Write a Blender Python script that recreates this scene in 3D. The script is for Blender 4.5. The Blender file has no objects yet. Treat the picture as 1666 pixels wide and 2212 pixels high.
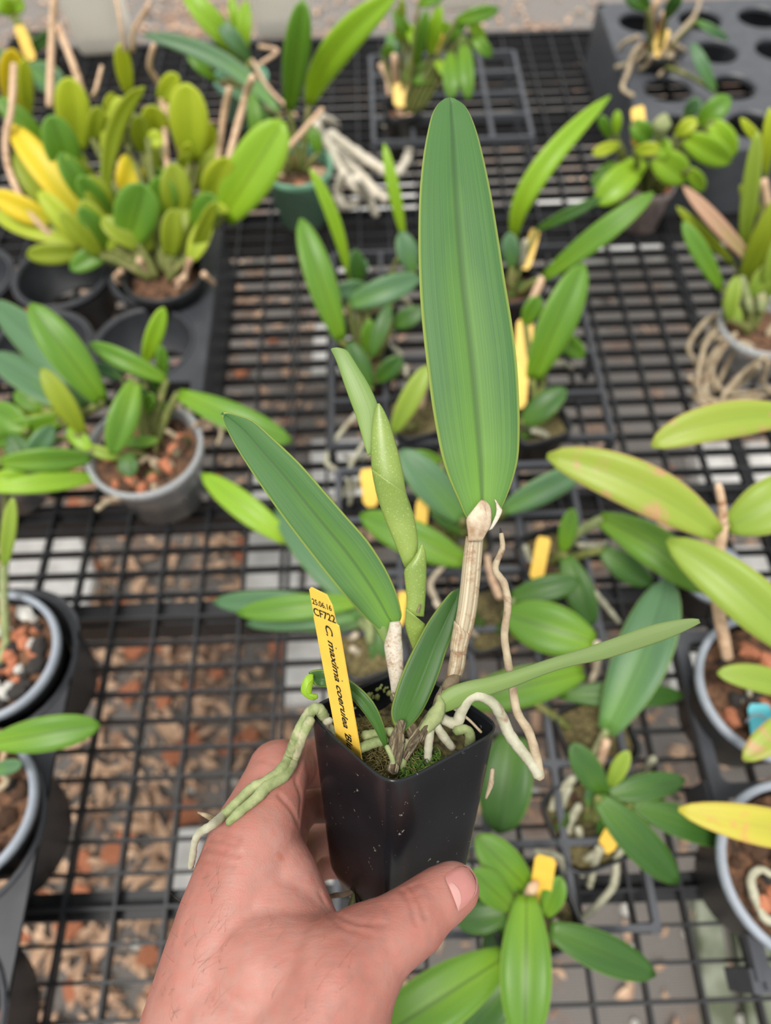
import bpy, bmesh, math, random
from mathutils import Vector, Matrix
random.seed(7)
scene = bpy.context.scene
COL = scene.collection

# ------------------------------------------------------------------ camera
W, HT, FPX = 1666, 2212, 1560.0
PITCH, ROLL, CAMH = 59.5, -2.0, 0.70
cam_d = bpy.data.cameras.new('camera')
cam = bpy.data.objects.new('camera', cam_d); COL.objects.link(cam)
CM = Matrix.Translation((0, 0, CAMH)) @ Matrix.Rotation(math.radians(90 - PITCH), 4, 'X') @ Matrix.Rotation(math.radians(ROLL), 4, 'Z')
cam.matrix_world = CM
cam_d.sensor_fit = 'VERTICAL'; cam_d.sensor_height = 24.0; cam_d.sensor_width = 24.0
cam_d.lens = FPX / HT * 24.0
cam_d.clip_start = 0.02; cam_d.clip_end = 60
cam_d.dof.use_dof = True; cam_d.dof.focus_distance = 0.268; cam_d.dof.aperture_fstop = cam_d.lens / 4.0
scene.camera = cam

# ------------------------------------------------------------------ daylight
world = bpy.data.worlds.new('greenhouse_daylight'); scene.world = world; world.use_nodes = True
nt = world.node_tree; nt.nodes.clear()
wo = nt.nodes.new('ShaderNodeOutputWorld'); bg = nt.nodes.new('ShaderNodeBackground')
tc = nt.nodes.new('ShaderNodeTexCoord'); sp = nt.nodes.new('ShaderNodeSeparateXYZ'); rp = nt.nodes.new('ShaderNodeValToRGB')
nt.links.new(tc.outputs['Generated'], sp.inputs[0]); nt.links.new(sp.outputs['Z'], rp.inputs[0])
rp.color_ramp.elements[0].position = 0.0; rp.color_ramp.elements[0].color = (0.62, 0.64, 0.58, 1)
rp.color_ramp.elements[1].position = 0.75; rp.color_ramp.elements[1].color = (1.0, 0.985, 0.96, 1)
nt.links.new(rp.outputs[0], bg.inputs[0]); bg.inputs[1].default_value = 1.18
nt.links.new(bg.outputs[0], wo.inputs[0])
sun_d = bpy.data.lights.new('sun', 'SUN'); sun_d.energy = 3.0; sun_d.angle = math.radians(16); sun_d.color = (1.0, 0.95, 0.87)
sun = bpy.data.objects.new('sun', sun_d); COL.objects.link(sun)
sun.rotation_euler = Vector((-0.20, -0.34, 1.0)).to_track_quat('Z', 'Y').to_euler()
sun.location = (1, 2, 3)
vs = scene.view_settings
scene.display_settings.display_device = 'sRGB'
vs.view_transform = 'Standard'; vs.look = 'None'; vs.gamma = 1.0; vs.use_curve_mapping = False; vs.exposure = 0.0

# ------------------------------------------------------------------ geometry helpers
R3 = CM.to_3x3(); CL = Vector((0, 0, CAMH)); NAD = (833 + 32, 2025)
def ray(px, py): return R3 @ Vector(((px - 833) / FPX, -(py - 1106) / FPX, -1.0))
def P(px, py, h=0.0):
    r = ray(px, py); return CL + r * ((h - CAMH) / r.z)
def D(px, py, d): return CL + ray(px, py) * d
def depth_of(p): return -(CM.inverted() @ p).z
def lin(c):
    return tuple((x / 255 / 12.92) if x <= 10 else ((x / 255 + 0.055) / 1.055) ** 2.4 for x in c)

def mesh_of(name, verts, faces, uvs=None, smooth=True):
    me = bpy.data.meshes.new(name)
    me.from_pydata([tuple(v) for v in verts], [], faces)
    if uvs:
        ul = me.uv_layers.new(name='UVMap')
        for l in me.loops: ul.data[l.index].uv = uvs[l.vertex_index]
    if smooth: me.polygons.foreach_set('use_smooth', [True] * len(me.polygons))
    me.update(); return me

def link(name, me, mat, parent=None, **props):
    o = bpy.data.objects.new(name, me); COL.objects.link(o)
    if mat and not me.materials: me.materials.append(mat)
    if parent is not None:
        o.parent = parent; o.matrix_parent_inverse = parent_inv(parent)
    for k, v in props.items(): o[k] = v
    return o
def parent_inv(p): return p.matrix_basis.inverted() if p.parent is None else Matrix.Identity(4)
def thing(name, label, cat, loc=(0, 0, 0), group=None):
    o = bpy.data.objects.new(name, None); COL.objects.link(o); o.location = loc
    o.empty_display_size = 0.02
    o['label'] = label; o['category'] = cat
    if group: o['group'] = group
    return o

def catmull(pts, n):
    pts = [Vector(p) for p in pts]
    if len(pts) == 2: return [pts[0].lerp(pts[1], i / n) for i in range(n + 1)]
    ext = [pts[0] * 2 - pts[1]] + pts + [pts[-1] * 2 - pts[-2]]
    out = []
    m = len(pts) - 1
    for i in range(n + 1):
        t = i / n * m; k = min(int(t), m - 1); u = t - k
        a, b, c, d = ext[k:k + 4]
        out.append(0.5 * ((2 * b) + (c - a) * u + (2 * a - 5 * b + 4 * c - d) * u * u + (3 * b - a - 3 * c + d) * u ** 3))
    return out
def interp(vals, n):
    m = len(vals) - 1; o = []
    for i in range(n + 1):
        t = i / n * m; k = min(int(t), m - 1); o.append(vals[k] + (vals[k + 1] - vals[k]) * (t - k))
    return o

def tube_data(pts, rad, sides=8, n=None, wob=0.0, cap=True, seed=0):
    rnd = random.Random(seed)
    if not isinstance(rad, (list, tuple)): rad = [rad, rad]
    n = n or max(4, (len(pts) - 1) * 4)
    c = catmull(pts, n) if n else pts
    r = interp(list(rad), n)
    vs, fs, uv = [], [], []
    up = Vector((0.3, 0.2, 0.9)); prev = None
    L = 0
    for i, p in enumerate(c):
        t = (c[min(i + 1, n)] - c[max(i - 1, 0)]).normalized()
        if prev is None:
            a = t.cross(up);
            if a.length < 1e-3: a = t.cross(Vector((1, 0, 0)))
        else: a = prev - t * prev.dot(t)
        a.normalize(); prev = a; b = t.cross(a)
        rr = r[i] * (1 + rnd.uniform(-wob, wob))
        if i: L += (p - c[i - 1]).length
        for j in range(sides):
            an = 2 * math.pi * j / sides
            vs.append(p + (a * math.cos(an) + b * math.sin(an)) * rr); uv.append((j / sides, L * 20))
    for i in range(n):
        for j in range(sides):
            k = (j + 1) % sides
            fs.append((i * sides + j, i * sides + k, (i + 1) * sides + k, (i + 1) * sides + j))
    if cap:
        for i, s in ((0, -1), (n, 1)):
            t = (c[min(i + 1, n)] - c[max(i - 1, 0)]).normalized()
            vs.append(c[i] + t * s * r[i] * 0.7); uv.append((0.5, 0)); q = len(vs) - 1
            for j in range(sides):
                k = (j + 1) % sides
                fs.append((i * sides + k, i * sides + j, q) if s < 0 else (i * sides + j, i * sides + k, q))
    return vs, fs, uv
def tube(name, pts, rad, mat, parent=None, sides=8, n=None, wob=0.0, seed=0, **props):
    v, f, u = tube_data(pts, rad, sides, n, wob, True, seed)
    return link(name, mesh_of(name, v, f, u), mat, parent, **props)

def blade(rows, thick, cols=8, bulge=0.06):
    """closed leaf from rows of (left, mid, right) points, base first; uv.x across, uv.y along"""
    n = len(rows); g = []
    for L, M, Rr in rows:
        r = []
        for j in range(cols + 1):
            s = j / cols * 2 - 1
            r.append(L.lerp(M, s + 1) if s < 0 else M.lerp(Rr, s))
        g.append(r)
    nor = [[None] * (cols + 1) for _ in range(n)]
    for i in range(n):
        for j in range(cols + 1):
            a = g[min(i + 1, n - 1)][j] - g[max(i - 1, 0)][j]
            b = g[i][min(j + 1, cols)] - g[i][max(j - 1, 0)]
            q = b.cross(a)
            nor[i][j] = q.normalized() if q.length > 1e-12 else (nor[i - 1][j] if i else Vector((0, 0, 1)))
    vs, uv = [], []
    for side in (1, -1):
        for i in range(n):
            w = (g[i][0] - g[i][-1]).length
            for j in range(cols + 1):
                s = abs(j / cols * 2 - 1)
                off = bulge * w * s * (1 - s) * 2
                vs.append(g[i][j] + nor[i][j] * (off + side * thick / 2 * (1 if s < .99 else 0.55)))
                uv.append((j / cols, i / (n - 1)))
    N = n * (cols + 1); fs = []
    def I(s, i, j): return s * N + i * (cols + 1) + j
    for i in range(n - 1):
        for j in range(cols):
            fs.append((I(0, i, j), I(0, i, j + 1), I(0, i + 1, j + 1), I(0, i + 1, j)))
            fs.append((I(1, i, j), I(1, i + 1, j), I(1, i + 1, j + 1), I(1, i, j + 1)))
        for j in (0, cols):
            q = (I(0, i, j), I(0, i + 1, j), I(1, i + 1, j), I(1, i, j))
            fs.append(q if j == 0 else q[::-1])
    for i in (0, n - 1):
        for j in range(cols):
            q = (I(0, i, j), I(1, i, j), I(1, i, j + 1), I(0, i, j + 1))
            fs.append(q if i == 0 else q[::-1])
    return vs, fs, uv

def revolve(prof, center, sides=40, sq=0.0, rotz=0.0, axis=None):
    """lathe of (r, z) pairs; sq>0 squares the section"""
    vs, fs = [], []
    for r, z in prof:
        for j in range(sides):
            a = 2 * math.pi * j / sides
            c, s = math.cos(a), math.sin(a)
            if sq:
                k = (abs(c) ** sq + abs(s) ** sq) ** (-1 / sq)
            else: k = 1
            x, y = c * k * r, s * k * r
            cr, sr = math.cos(rotz), math.sin(rotz)
            v = Vector((x * cr - y * sr, x * sr + y * cr, z))
            if axis is not None: v = axis @ v
            vs.append(v + Vector(center))
    for i in range(len(prof) - 1):
        for j in range(sides):
            k = (j + 1) % sides
            fs.append((i * sides + j, i * sides + k, (i + 1) * sides + k, (i + 1) * sides + j))
    return vs, fs

def box_data(c, s, rz=0.0):
    x, y, z = s[0] / 2, s[1] / 2, s[2] / 2; m = Matrix.Rotation(rz, 3, 'Z')
    v = [Vector(c) + m @ Vector((a, b, d)) for a in (-x, x) for b in (-y, y) for d in (-z, z)]
    return v, [(0, 1, 3, 2), (4, 6, 7, 5), (0, 4, 5, 1), (2, 3, 7, 6), (0, 2, 6, 4), (1, 5, 7, 3)]
def join(parts):
    vs, fs = [], []
    for v, f in parts:
        o = len(vs); vs += list(v); fs += [tuple(i + o for i in q) for q in f]
    return vs, fs

# ------------------------------------------------------------------ materials
def newmat(name):
    m = bpy.data.materials.new(name); m.use_nodes = True
    t = m.node_tree; b = t.nodes['Principled BSDF']; return m, t, b
def N(t, kind, **kw):
    n = t.nodes.new(kind)
    for k, v in kw.items():
        if k in n.inputs: n.inputs[k].default_value = v
        else: setattr(n, k, v)
    return n
def ramp(t, src, stops):
    r = t.nodes.new('ShaderNodeValToRGB'); e = r.color_ramp.elements
    while len(e) < len(stops): e.new(0.5)
    for x, (p, c) in zip(e, stops):
        x.position = p; x.color = (c[0], c[1], c[2], 1) if not isinstance(c, (int, float)) else (c, c, c, 1)
    t.links.new(src, r.inputs[0]); return r.outputs[0]
def mixc(t, fac, a, b, mode='MIX'):
    m = t.nodes.new('ShaderNodeMix'); m.data_type = 'RGBA'; m.blend_type = mode
    for s, v in ((m.inputs[0], fac), (m.inputs[6], a), (m.inputs[7], b)):
        if hasattr(v, 'is_linked') or isinstance(v, bpy.types.NodeSocket): t.links.new(v, s)
        elif isinstance(v, (int, float)): s.default_value = v
        else: s.default_value = (v[0], v[1], v[2], 1)
    return m.outputs[2]
def math_n(t, op, a, b=0.0):
    m = t.nodes.new('ShaderNodeMath'); m.operation = op
    for s, v in ((m.inputs[0], a), (m.inputs[1], b)):
        if isinstance(v, bpy.types.NodeSocket): t.links.new(v, s)
        else: s.default_value = v
    return m.outputs[0]
def noise(t, scale, detail=3, vec=None, rough=0.5, dist=0.0):
    n = N(t, 'ShaderNodeTexNoise', Scale=scale, Detail=detail, Roughness=rough, Distortion=dist)
    if vec is not None: t.links.new(vec, n.inputs['Vector'])
    return n.outputs['Fac']
def bump(t, b, h, strength=0.3, dist=0.001):
    n = N(t, 'ShaderNodeBump', Strength=strength, Distance=dist); t.links.new(h, n.inputs['Height']); t.links.new(n.outputs[0], b.inputs['Normal'])

def plain(name, col, rough=0.5, var=0.0, scale=60, bmp=0.0, metal=0.0, col2=None, spec=0.5):
    m, t, b = newmat(name); c = lin(col)
    b.inputs['Roughness'].default_value = rough; b.inputs['Metallic'].default_value = metal
    b.inputs['Specular IOR Level'].default_value = spec
    ob = t.nodes.new('ShaderNodeTexCoord').outputs['Object']
    f = noise(t, scale, 4, ob)
    c2 = lin(col2) if col2 else tuple(x * (1 - var) for x in c)
    t.links.new(ramp(t, f, [(0.35, c2), (0.65, c)]), b.inputs['Base Color'])
    if bmp: bump(t, b, f, bmp)
    return m

def leafmat(name, col, basec, edge, rough=0.38, trans=0.3, damage=None, rib=0.6, vein=0.12, spec=0.5, ribw=1.0):
    m, t, b = newmat(name)
    uv = t.nodes.new('ShaderNodeUVMap').outputs[0]
    ob = t.nodes.new('ShaderNodeTexCoord').outputs['Object']
    s = t.nodes.new('ShaderNodeSeparateXYZ'); t.links.new(uv, s.inputs[0]); u, v = s.outputs[0], s.outputs[1]
    c = lin(col); bc = lin(basec); ec = lin(edge)
    d = math_n(t, 'ABSOLUTE', math_n(t, 'SUBTRACT', u, 0.5))
    # the blade is paler towards its base and beside the midrib
    grow = math_n(t, 'SUBTRACT', math_n(t, 'ADD', v, math_n(t, 'MULTIPLY', d, 0.9)), math_n(t, 'MULTIPLY', noise(t, 35, 2, ob), 0.25))
    base = mixc(t, ramp(t, grow, [(0.05, 0.0), (0.62, 1.0)]), bc, c)
    mp = t.nodes.new('ShaderNodeMapping'); mp.inputs['Scale'].default_value = (70, 1.2, 1); t.links.new(uv, mp.inputs[0])
    st = noise(t, 1.0, 2, mp.outputs[0])
    base = mixc(t, vein, base, ramp(t, st, [(0.3, tuple(x * .55 for x in c)), (0.7, tuple(min(1, x * 1.5) for x in bc))]))
    rb = ramp(t, d, [(0.0, rib), (0.012 * ribw, rib * .85), (0.035 * ribw, 0.0)])
    base = mixc(t, rb, base, tuple(x * 0.42 for x in c))
    base = mixc(t, ramp(t, d, [(0.462, 0.0), (0.488, 1.0)]), base, ec)
    if damage:
        dm = ramp(t, noise(t, 38, 5, ob, 0.65, 1.0), [(0.56, 0.0), (0.62, 1.0)])
        base = mixc(t, dm, base, lin(damage))
    t.links.new(base, b.inputs['Base Color'])
    b.inputs['Roughness'].default_value = rough; b.inputs['Specular IOR Level'].default_value = spec
    bump(t, b, st, 0.10, 0.0006)
    if trans:
        tr = t.nodes.new('ShaderNodeBsdfTranslucent'); mx = t.nodes.new('ShaderNodeMixShader')
        tcol = mixc(t, 0.5, base, (min(1, c[0] * 3.2 + .02), min(1, c[1] * 2.6 + .05), c[2] * .8))
        t.links.new(tcol, tr.inputs[0]); mx.inputs[0].default_value = trans
        t.links.new(b.outputs[0], mx.inputs[1]); t.links.new(tr.outputs[0], mx.inputs[2])
        t.links.new(mx.outputs[0], t.nodes['Material Output'].inputs[0])
    return m
LM = {
 'hero': leafmat('held_leaf', (66, 107, 60), (106, 150, 54), (146, 164, 80), 0.52, 0.14, rib=0.62, vein=0.14, spec=.32, ribw=1.8),  # greens lowered; the shade over the held plant is in this colour
 'hero2': leafmat('held_leaf_deep', (54, 90, 42), (70, 112, 44), (122, 144, 68), 0.42, 0.14, rib=0.6, spec=.36),
 'under': leafmat('leaf_underside', (112, 134, 78), (116, 144, 70), (126, 150, 76), 0.5, 0.15, rib=0.1, vein=0.08),
 'green': leafmat('leaf_green', (98, 144, 46), (128, 170, 44), (138, 176, 70), 0.42, 0.3, rib=0.65, ribw=1.6),
 'bright': leafmat('leaf_bright', (146, 190, 52), (166, 204, 54), (176, 206, 84), 0.4, 0.4, rib=0.5, ribw=1.5),
 'blue': leafmat('leaf_blue_green', (84, 122, 88), (104, 150, 70), (128, 162, 96), 0.46, 0.22, rib=0.55),
 'deep': leafmat('leaf_deep_shaded', (58, 98, 40), (78, 120, 34), (108, 144, 66), 0.44, 0.2, rib=0.6),  # dark green for leaves lying in shade, the shade put into the colour
 'yg': leafmat('leaf_yellow_green', (188, 204, 60), (168, 190, 54), (200, 206, 90), 0.45, 0.4, rib=0.25),
 'olive': leafmat('leaf_olive', (152, 170, 46), (138, 158, 40), (170, 180, 74), 0.45, 0.35, rib=0.25),
 'yellow': leafmat('leaf_yellow', (238, 212, 50), (210, 204, 56), (222, 190, 70), 0.45, 0.35, rib=0.15),
 'worn': leafmat('leaf_worn', (160, 178, 70), (150, 176, 66), (196, 168, 112), 0.42, 0.3, damage=(196, 156, 112), rib=0.3),
 'pale': leafmat('leaf_pale_green', (152, 178, 72), (140, 172, 66), (176, 184, 96), 0.42, 0.35, rib=0.3),
 'dull': leafmat('leaf_yellowing', (206, 196, 78), (180, 182, 70), (214, 180, 104), 0.5, 0.3, damage=(212, 176, 92), rib=0.2),
 'pink': leafmat('leaf_withered', (190, 150, 128), (170, 160, 100), (170, 130, 110), 0.6, 0.25, rib=0.2),
}
def rootmat(name, a, b_, spots=None):
    m, t, b = newmat(name); ob = t.nodes.new('ShaderNodeTexCoord').outputs['Object']
    f = noise(t, 160, 5, ob, 0.6); col = ramp(t, f, [(0.3, lin(b_)), (0.68, lin(a))])
    if spots:
        col = mixc(t, ramp(t, noise(t, 55, 4, ob, 0.7, 0.6), [(0.56, 0.0), (0.68, 1.0)]), col, lin(spots))
    t.links.new(col, b.inputs['Base Color']); b.inputs['Roughness'].default_value = 0.75; bump(t, b, f, 0.35, 0.0006); return m
M_ROOT = rootmat('root_white', (186, 184, 164), (150, 150, 126), (140, 114, 92))
M_ROOTW = rootmat('root_cream', (232, 226, 212), (200, 188, 168))
M_ROOTG = rootmat('root_green', (158, 166, 120), (104, 122, 70), (176, 170, 142))
M_ROOTB = rootmat('root_beige', (182, 168, 142), (146, 128, 104), (120, 92, 70))
M_ROOTF = rootmat('root_far', (206, 194, 172), (172, 158, 136))
M_STEM = rootmat('stem_dry', (222, 192, 162), (184, 150, 122), (148, 104, 78))
M_STEMG = rootmat('stem_green', (150, 160, 110), (116, 128, 82), (172, 164, 130))
M_STEMA = rootmat('stem_olive', (122, 128, 66), (84, 92, 44), (150, 140, 96))
M_HUSK = rootmat('husk_brown', (122, 108, 84), (66, 56, 42), (168, 158, 132))
def canemat():
    m, t, b = newmat('cane_dry'); uv = t.nodes.new('ShaderNodeUVMap').outputs[0]
    ob = t.nodes.new('ShaderNodeTexCoord').outputs['Object']
    mp = t.nodes.new('ShaderNodeMapping'); mp.inputs['Scale'].default_value = (26, 0.25, 1); t.links.new(uv, mp.inputs[0])
    st = noise(t, 1.0, 2, mp.outputs[0])
    col = ramp(t, st, [(0.36, lin((128, 116, 92))), (0.52, lin((180, 166, 140))), (0.7, lin((200, 190, 166)))])
    col = mixc(t, ramp(t, noise(t, 70, 5, ob, 0.7), [(0.50, 0.0), (0.62, 0.9)]), col, lin((132, 88, 56)))
    t.links.new(col, b.inputs['Base Color']); b.inputs['Roughness'].default_value = 0.6; bump(t, b, st, 0.6, 0.0006); return m
M_CANE = canemat()
def huskmat():
    m, t, b = newmat('husk_streaked'); uv = t.nodes.new('ShaderNodeUVMap').outputs[0]
    ob = t.nodes.new('ShaderNodeTexCoord').outputs['Object']
    mp = t.nodes.new('ShaderNodeMapping'); mp.inputs['Scale'].default_value = (14, 2.5, 1); t.links.new(uv, mp.inputs[0])
    st = noise(t, 1.0, 4, mp.outputs[0], 0.7, 0.5)
    col = ramp(t, st, [(0.34, lin((52, 42, 30))), (0.5, lin((112, 98, 74))), (0.62, lin((178, 168, 140)))])
    col = mixc(t, ramp(t, noise(t, 160, 4, ob, 0.7), [(0.5, 0.0), (0.66, 0.8)]), col, lin((70, 56, 40)))
    t.links.new(col, b.inputs['Base Color']); b.inputs['Roughness'].default_value = 0.8; bump(t, b, st, 0.9, 0.001); return m
M_STREAK = huskmat()
def sheathmat():
    m, t, b = newmat('sheath_papery'); ob = t.nodes.new('ShaderNodeTexCoord').outputs['Object']
    f = noise(t, 900, 3, ob, 0.7); g = noise(t, 120, 4, ob, 0.6)
    k = math_n(t, 'ADD', math_n(t, 'MULTIPLY', f, 0.6), math_n(t, 'MULTIPLY', g, 0.5))
    t.links.new(ramp(t, k, [(0.40, lin((116, 84, 62))), (0.475, lin((170, 152, 132))), (0.60, lin((190, 184, 170)))]), b.inputs['Base Color'])
    b.inputs['Roughness'].default_value = 0.55; bump(t, b, g, 0.5, 0.0006); return m
M_SHEATH = sheathmat()
M_BRACT = rootmat('bract_papery', (206, 194, 172), (150, 122, 94), (118, 76, 48))
def shootmat():
    m, t, b = newmat('shoot_green'); ob = t.nodes.new('ShaderNodeTexCoord').outputs['Object']
    f = noise(t, 1500, 2, ob, 0.6); g = noise(t, 40, 2, ob)
    base = ramp(t, g, [(0.3, lin((106, 132, 56))), (0.7, lin((134, 154, 74)))])
    base = mixc(t, ramp(t, f, [(0.6, 0.0), (0.72, 0.7)]), base, lin((176, 188, 122)))
    t.links.new(base, b.inputs['Base Color']); b.inputs['Roughness'].default_value = 0.4
    b.inputs['Subsurface Weight'].default_value = 0.15; b.inputs['Subsurface Radius'].default_value = (0.002, 0.003, 0.001); return m
M_SHOOT = shootmat()
M_BLACK = plain('plastic_black', (44, 46, 50), 0.42, 0.3, 90)
M_BAR = plain('bench_bar_black', (36, 38, 43), 0.5, 0.35, 40)
M_TRAY = plain('tray_black', (74, 77, 84), 0.48, 0.2, 50)
M_TRAYD = plain('tray_dark', (58, 60, 66), 0.5, 0.25, 50)
M_GREYRIM = plain('plastic_grey', (150, 158, 170), 0.4, 0.12, 60)
M_GREEN = plain('plastic_green', (128, 182, 154), 0.5, 0.15, 40)
M_YTAG = plain('tag_yellow', (236, 194, 78), 0.42, 0.08, 120)
M_CYAN = plain('tag_cyan', (92, 196, 214), 0.4, 0.08)
M_WHITE = plain('bucket_white', (250, 247, 240), 0.5, 0.04, 20)
M_CLAY = plain('clay_chip', (208, 136, 100), 0.85, 0.4, 120, 0.4, col2=(160, 98, 72))
M_PERL = plain('chip_white', (214, 212, 206), 0.9, 0.2, 160, 0.4)
M_CHAR = plain('chip_charcoal', (58, 54, 52), 0.9, 0.3, 160, 0.4)
M_WOOD = plain('litter_brown', (232, 198, 168), 0.85, 0.4, 26, col2=(150, 116, 94))
M_LITTER = plain('litter_leaf', (236, 202, 172), 0.8, 0.4, 30, col2=(170, 134, 108))
M_CONC = plain('concrete', (226, 225, 224), 0.9, 0.25, 25, 0.3, col2=(196, 194, 192))
M_MOSSC = plain('concrete_mossy', (150, 156, 140), 0.9, 0.3, 25, 0.3, col2=(96, 104, 82))
M_MOSS = plain('moss', (96, 132, 44), 0.9, 0.5, 400, 0.8, col2=(44, 70, 22))
M_SOIL = plain('sphagnum', (120, 110, 70), 0.95, 0.5, 300, 1.0, col2=(58, 50, 34))
M_MED = plain('bark_mix', (120, 86, 62), 0.95, 0.5, 150, 0.8, col2=(56, 42, 34))
M_INK = plain('ink_black', (26, 22, 20), 0.6)
M_HAIR = plain('hair', (130, 84, 56), 0.5)
def thin_white(m):
    # thin white plastic lets part of the daylight through
    t = m.node_tree; b = t.nodes['Principled BSDF']; tr = t.nodes.new('ShaderNodeBsdfTranslucent'); mx = t.nodes.new('ShaderNodeMixShader')
    tr.inputs[0].default_value = (.96, .95, .92, 1); mx.inputs[0].default_value = .45
    t.links.new(b.outputs[0], mx.inputs[1]); t.links.new(tr.outputs[0], mx.inputs[2]); t.links.new(mx.outputs[0], t.nodes['Material Output'].inputs[0])
thin_white(M_WHITE)
def clearmat():
    m, t, b = newmat('plastic_clear')
    b.inputs['Base Color'].default_value = (0.86, 0.89, 0.92, 1); b.inputs['Roughness'].default_value = 0.22
    b.inputs['Transmission Weight'].default_value = 0.8; b.inputs['IOR'].default_value = 1.2; return m
M_CLEAR = clearmat()
def potmat():
    m, t, b = newmat('pot_black_gloss'); ob = t.nodes.new('ShaderNodeTexCoord').outputs['Object']
    col = ramp(t, noise(t, 40, 3, ob), [(0.3, lin((17, 19, 23))), (0.7, lin((25, 28, 33)))])
    sc = ramp(t, noise(t, 260, 4, ob, 0.7), [(0.665, 0.0), (0.72, 0.8)])
    col = mixc(t, sc, col, lin((168, 166, 160)))
    t.links.new(col, b.inputs['Base Color']); b.inputs['Roughness'].default_value = 0.24
    b.inputs['Specular IOR Level'].default_value = 0.38
    bump(t, b, noise(t, 120, 2, ob), 0.04, 0.001); return m
M_POT = potmat()
def skinmat():
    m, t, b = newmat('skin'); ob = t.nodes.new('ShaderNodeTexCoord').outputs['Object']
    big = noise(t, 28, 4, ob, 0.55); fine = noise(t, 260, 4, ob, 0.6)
    col = ramp(t, big, [(0.30, lin((142, 90, 80))), (0.52, lin((160, 110, 99))), (0.72, lin((174, 128, 118)))])  # skin tones darkened so the colour carries the shade over the foreground
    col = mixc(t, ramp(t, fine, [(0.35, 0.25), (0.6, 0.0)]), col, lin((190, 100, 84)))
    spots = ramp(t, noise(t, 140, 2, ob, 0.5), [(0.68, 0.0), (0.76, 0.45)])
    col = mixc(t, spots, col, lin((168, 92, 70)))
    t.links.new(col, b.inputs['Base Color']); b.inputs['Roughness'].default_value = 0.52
    b.inputs['Subsurface Weight'].default_value = 0.12; b.inputs['Subsurface Radius'].default_value = (0.004, 0.0020, 0.0014); b.inputs['Subsurface Scale'].default_value = 1.0
    mp = t.nodes.new('ShaderNodeMapping'); mp.inputs['Rotation'].default_value = (0, 0, math.radians(-14)); mp.inputs['Scale'].default_value = (110, 560, 560); t.links.new(ob, mp.inputs[0])
    w = noise(t, 1.0, 4, mp.outputs[0], 0.6, 0.8)
    vo = N(t, 'ShaderNodeTexVoronoi', Scale=900); vo.feature = 'DISTANCE_TO_EDGE'; t.links.new(ob, vo.inputs['Vector'])
    hh = math_n(t, 'ADD', math_n(t, 'MULTIPLY', w, 1.0), math_n(t, 'MULTIPLY', vo.outputs['Distance'], 0.5))
    bump(t, b, hh, 0.24, 0.0007); return m
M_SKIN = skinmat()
M_NAIL = plain('nail', (182, 122, 116), 0.3, 0.06, 200)
M_LUN = plain('nail_pale', (194, 146, 140), 0.32, 0.04, 200)
def groundmat():
    m, t, b = newmat('weed_mat'); ob = t.nodes.new('ShaderNodeTexCoord').outputs['Object']
    w = N(t, 'ShaderNodeTexWave', Scale=90.0, Distortion=0.3); w.bands_direction = 'X'; t.links.new(ob, w.inputs['Vector'])
    w2 = N(t, 'ShaderNodeTexWave', Scale=90.0, Distortion=0.3); w2.bands_direction = 'Y'; t.links.new(ob, w2.inputs['Vector'])
    wv = math_n(t, 'MULTIPLY', w.outputs['Fac'], w2.outputs['Fac'])
    dirt = noise(t, 4.5, 5, ob, 0.65)
    mat = ramp(t, wv, [(0.0, lin((112, 107, 104))), (1.0, lin((160, 155, 150)))])
    soil = ramp(t, noise(t, 60, 4, ob, 0.65), [(0.3, lin((104, 80, 66))), (0.7, lin((172, 140, 118)))])
    t.links.new(mixc(t, ramp(t, dirt, [(0.54, 0.0), (0.66, 1.0)]), mat, soil), b.inputs['Base Color']); b.inputs['Roughness'].default_value = 0.7
    bump(t, b, wv, 0.5, 0.002); return m
M_GROUND = groundmat()

# ------------------------------------------------------------------ ground and bench
GZ = -0.58
v, f = box_data((0, 1.6, GZ - 0.02), (7, 8, 0.04))
floor = link('floor', mesh_of('floor', v, f, smooth=False), M_GROUND, None, kind='structure')
floor['label'] = 'weed mat ground strewn with litter under the wire bench'

YFAR = P(833, 82, 0).y; YNEAR = -0.35
XS = P(634, 780, 0).x                      # a seam between two mesh panels
PX, PY = 0.0442, 0.0267
bench = thing('wire_bench', 'black open mesh nursery bench top that all the pots and trays stand on', 'bench', (0, 0.4, 0))
bw, bh = 0.0028, 0.0125
xs = [XS + i * PX for i in range(-22, 27)]
ly = YFAR - YNEAR
v, f = box_data((0, 0, 0), (bw, ly, bh)); me_y = mesh_of('bar_long', v, f, smooth=False)
xmin, xmax = xs[0] - .02, xs[-1] + .02
v, f = box_data((0, 0, 0), (xmax - xmin, bw, bh)); me_x = mesh_of('bar_cross', v, f, smooth=False)
def put(name, me, mat, parent, loc, rot=None, scale=None):
    o = link(name, me, mat, parent); o.location = loc
    if rot is not None: o.rotation_euler = rot
    if scale is not None: o.scale = scale
    return o
for i, x in enumerate(xs):
    seam = (i - 22) % 12 == 0
    for dx in ((-.0035, .0035) if seam else (0,)):
        put('mesh_bar', me_y, M_BAR, bench, (x + dx, (YFAR + YNEAR) / 2, -.0064))
y0 = P(240, 1962, 0).y
j = math.floor((YNEAR - y0) / PY)
while y0 + j * PY < YFAR + .001:
    put('mesh_bar', me_x, M_BAR, bench, ((xmin + xmax) / 2, y0 + j * PY, -.0070)); j += 1
put('mesh_bar', me_x, M_BAR, bench, ((xmin + xmax) / 2, YFAR, -.006), None, (1, 4, 1.3))
for py, w in ((1952, .022), (1338, .026), (1118, .022), (520, .03), (300, .03)):
    yy = P(420, py, -.035).y
    v, f = box_data(((xmin + xmax) / 2, yy, -.036), (xmax - xmin, w, .04))
    link('support_beam', mesh_of('support_beam', v, f, smooth=False), M_BAR, bench)

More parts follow.
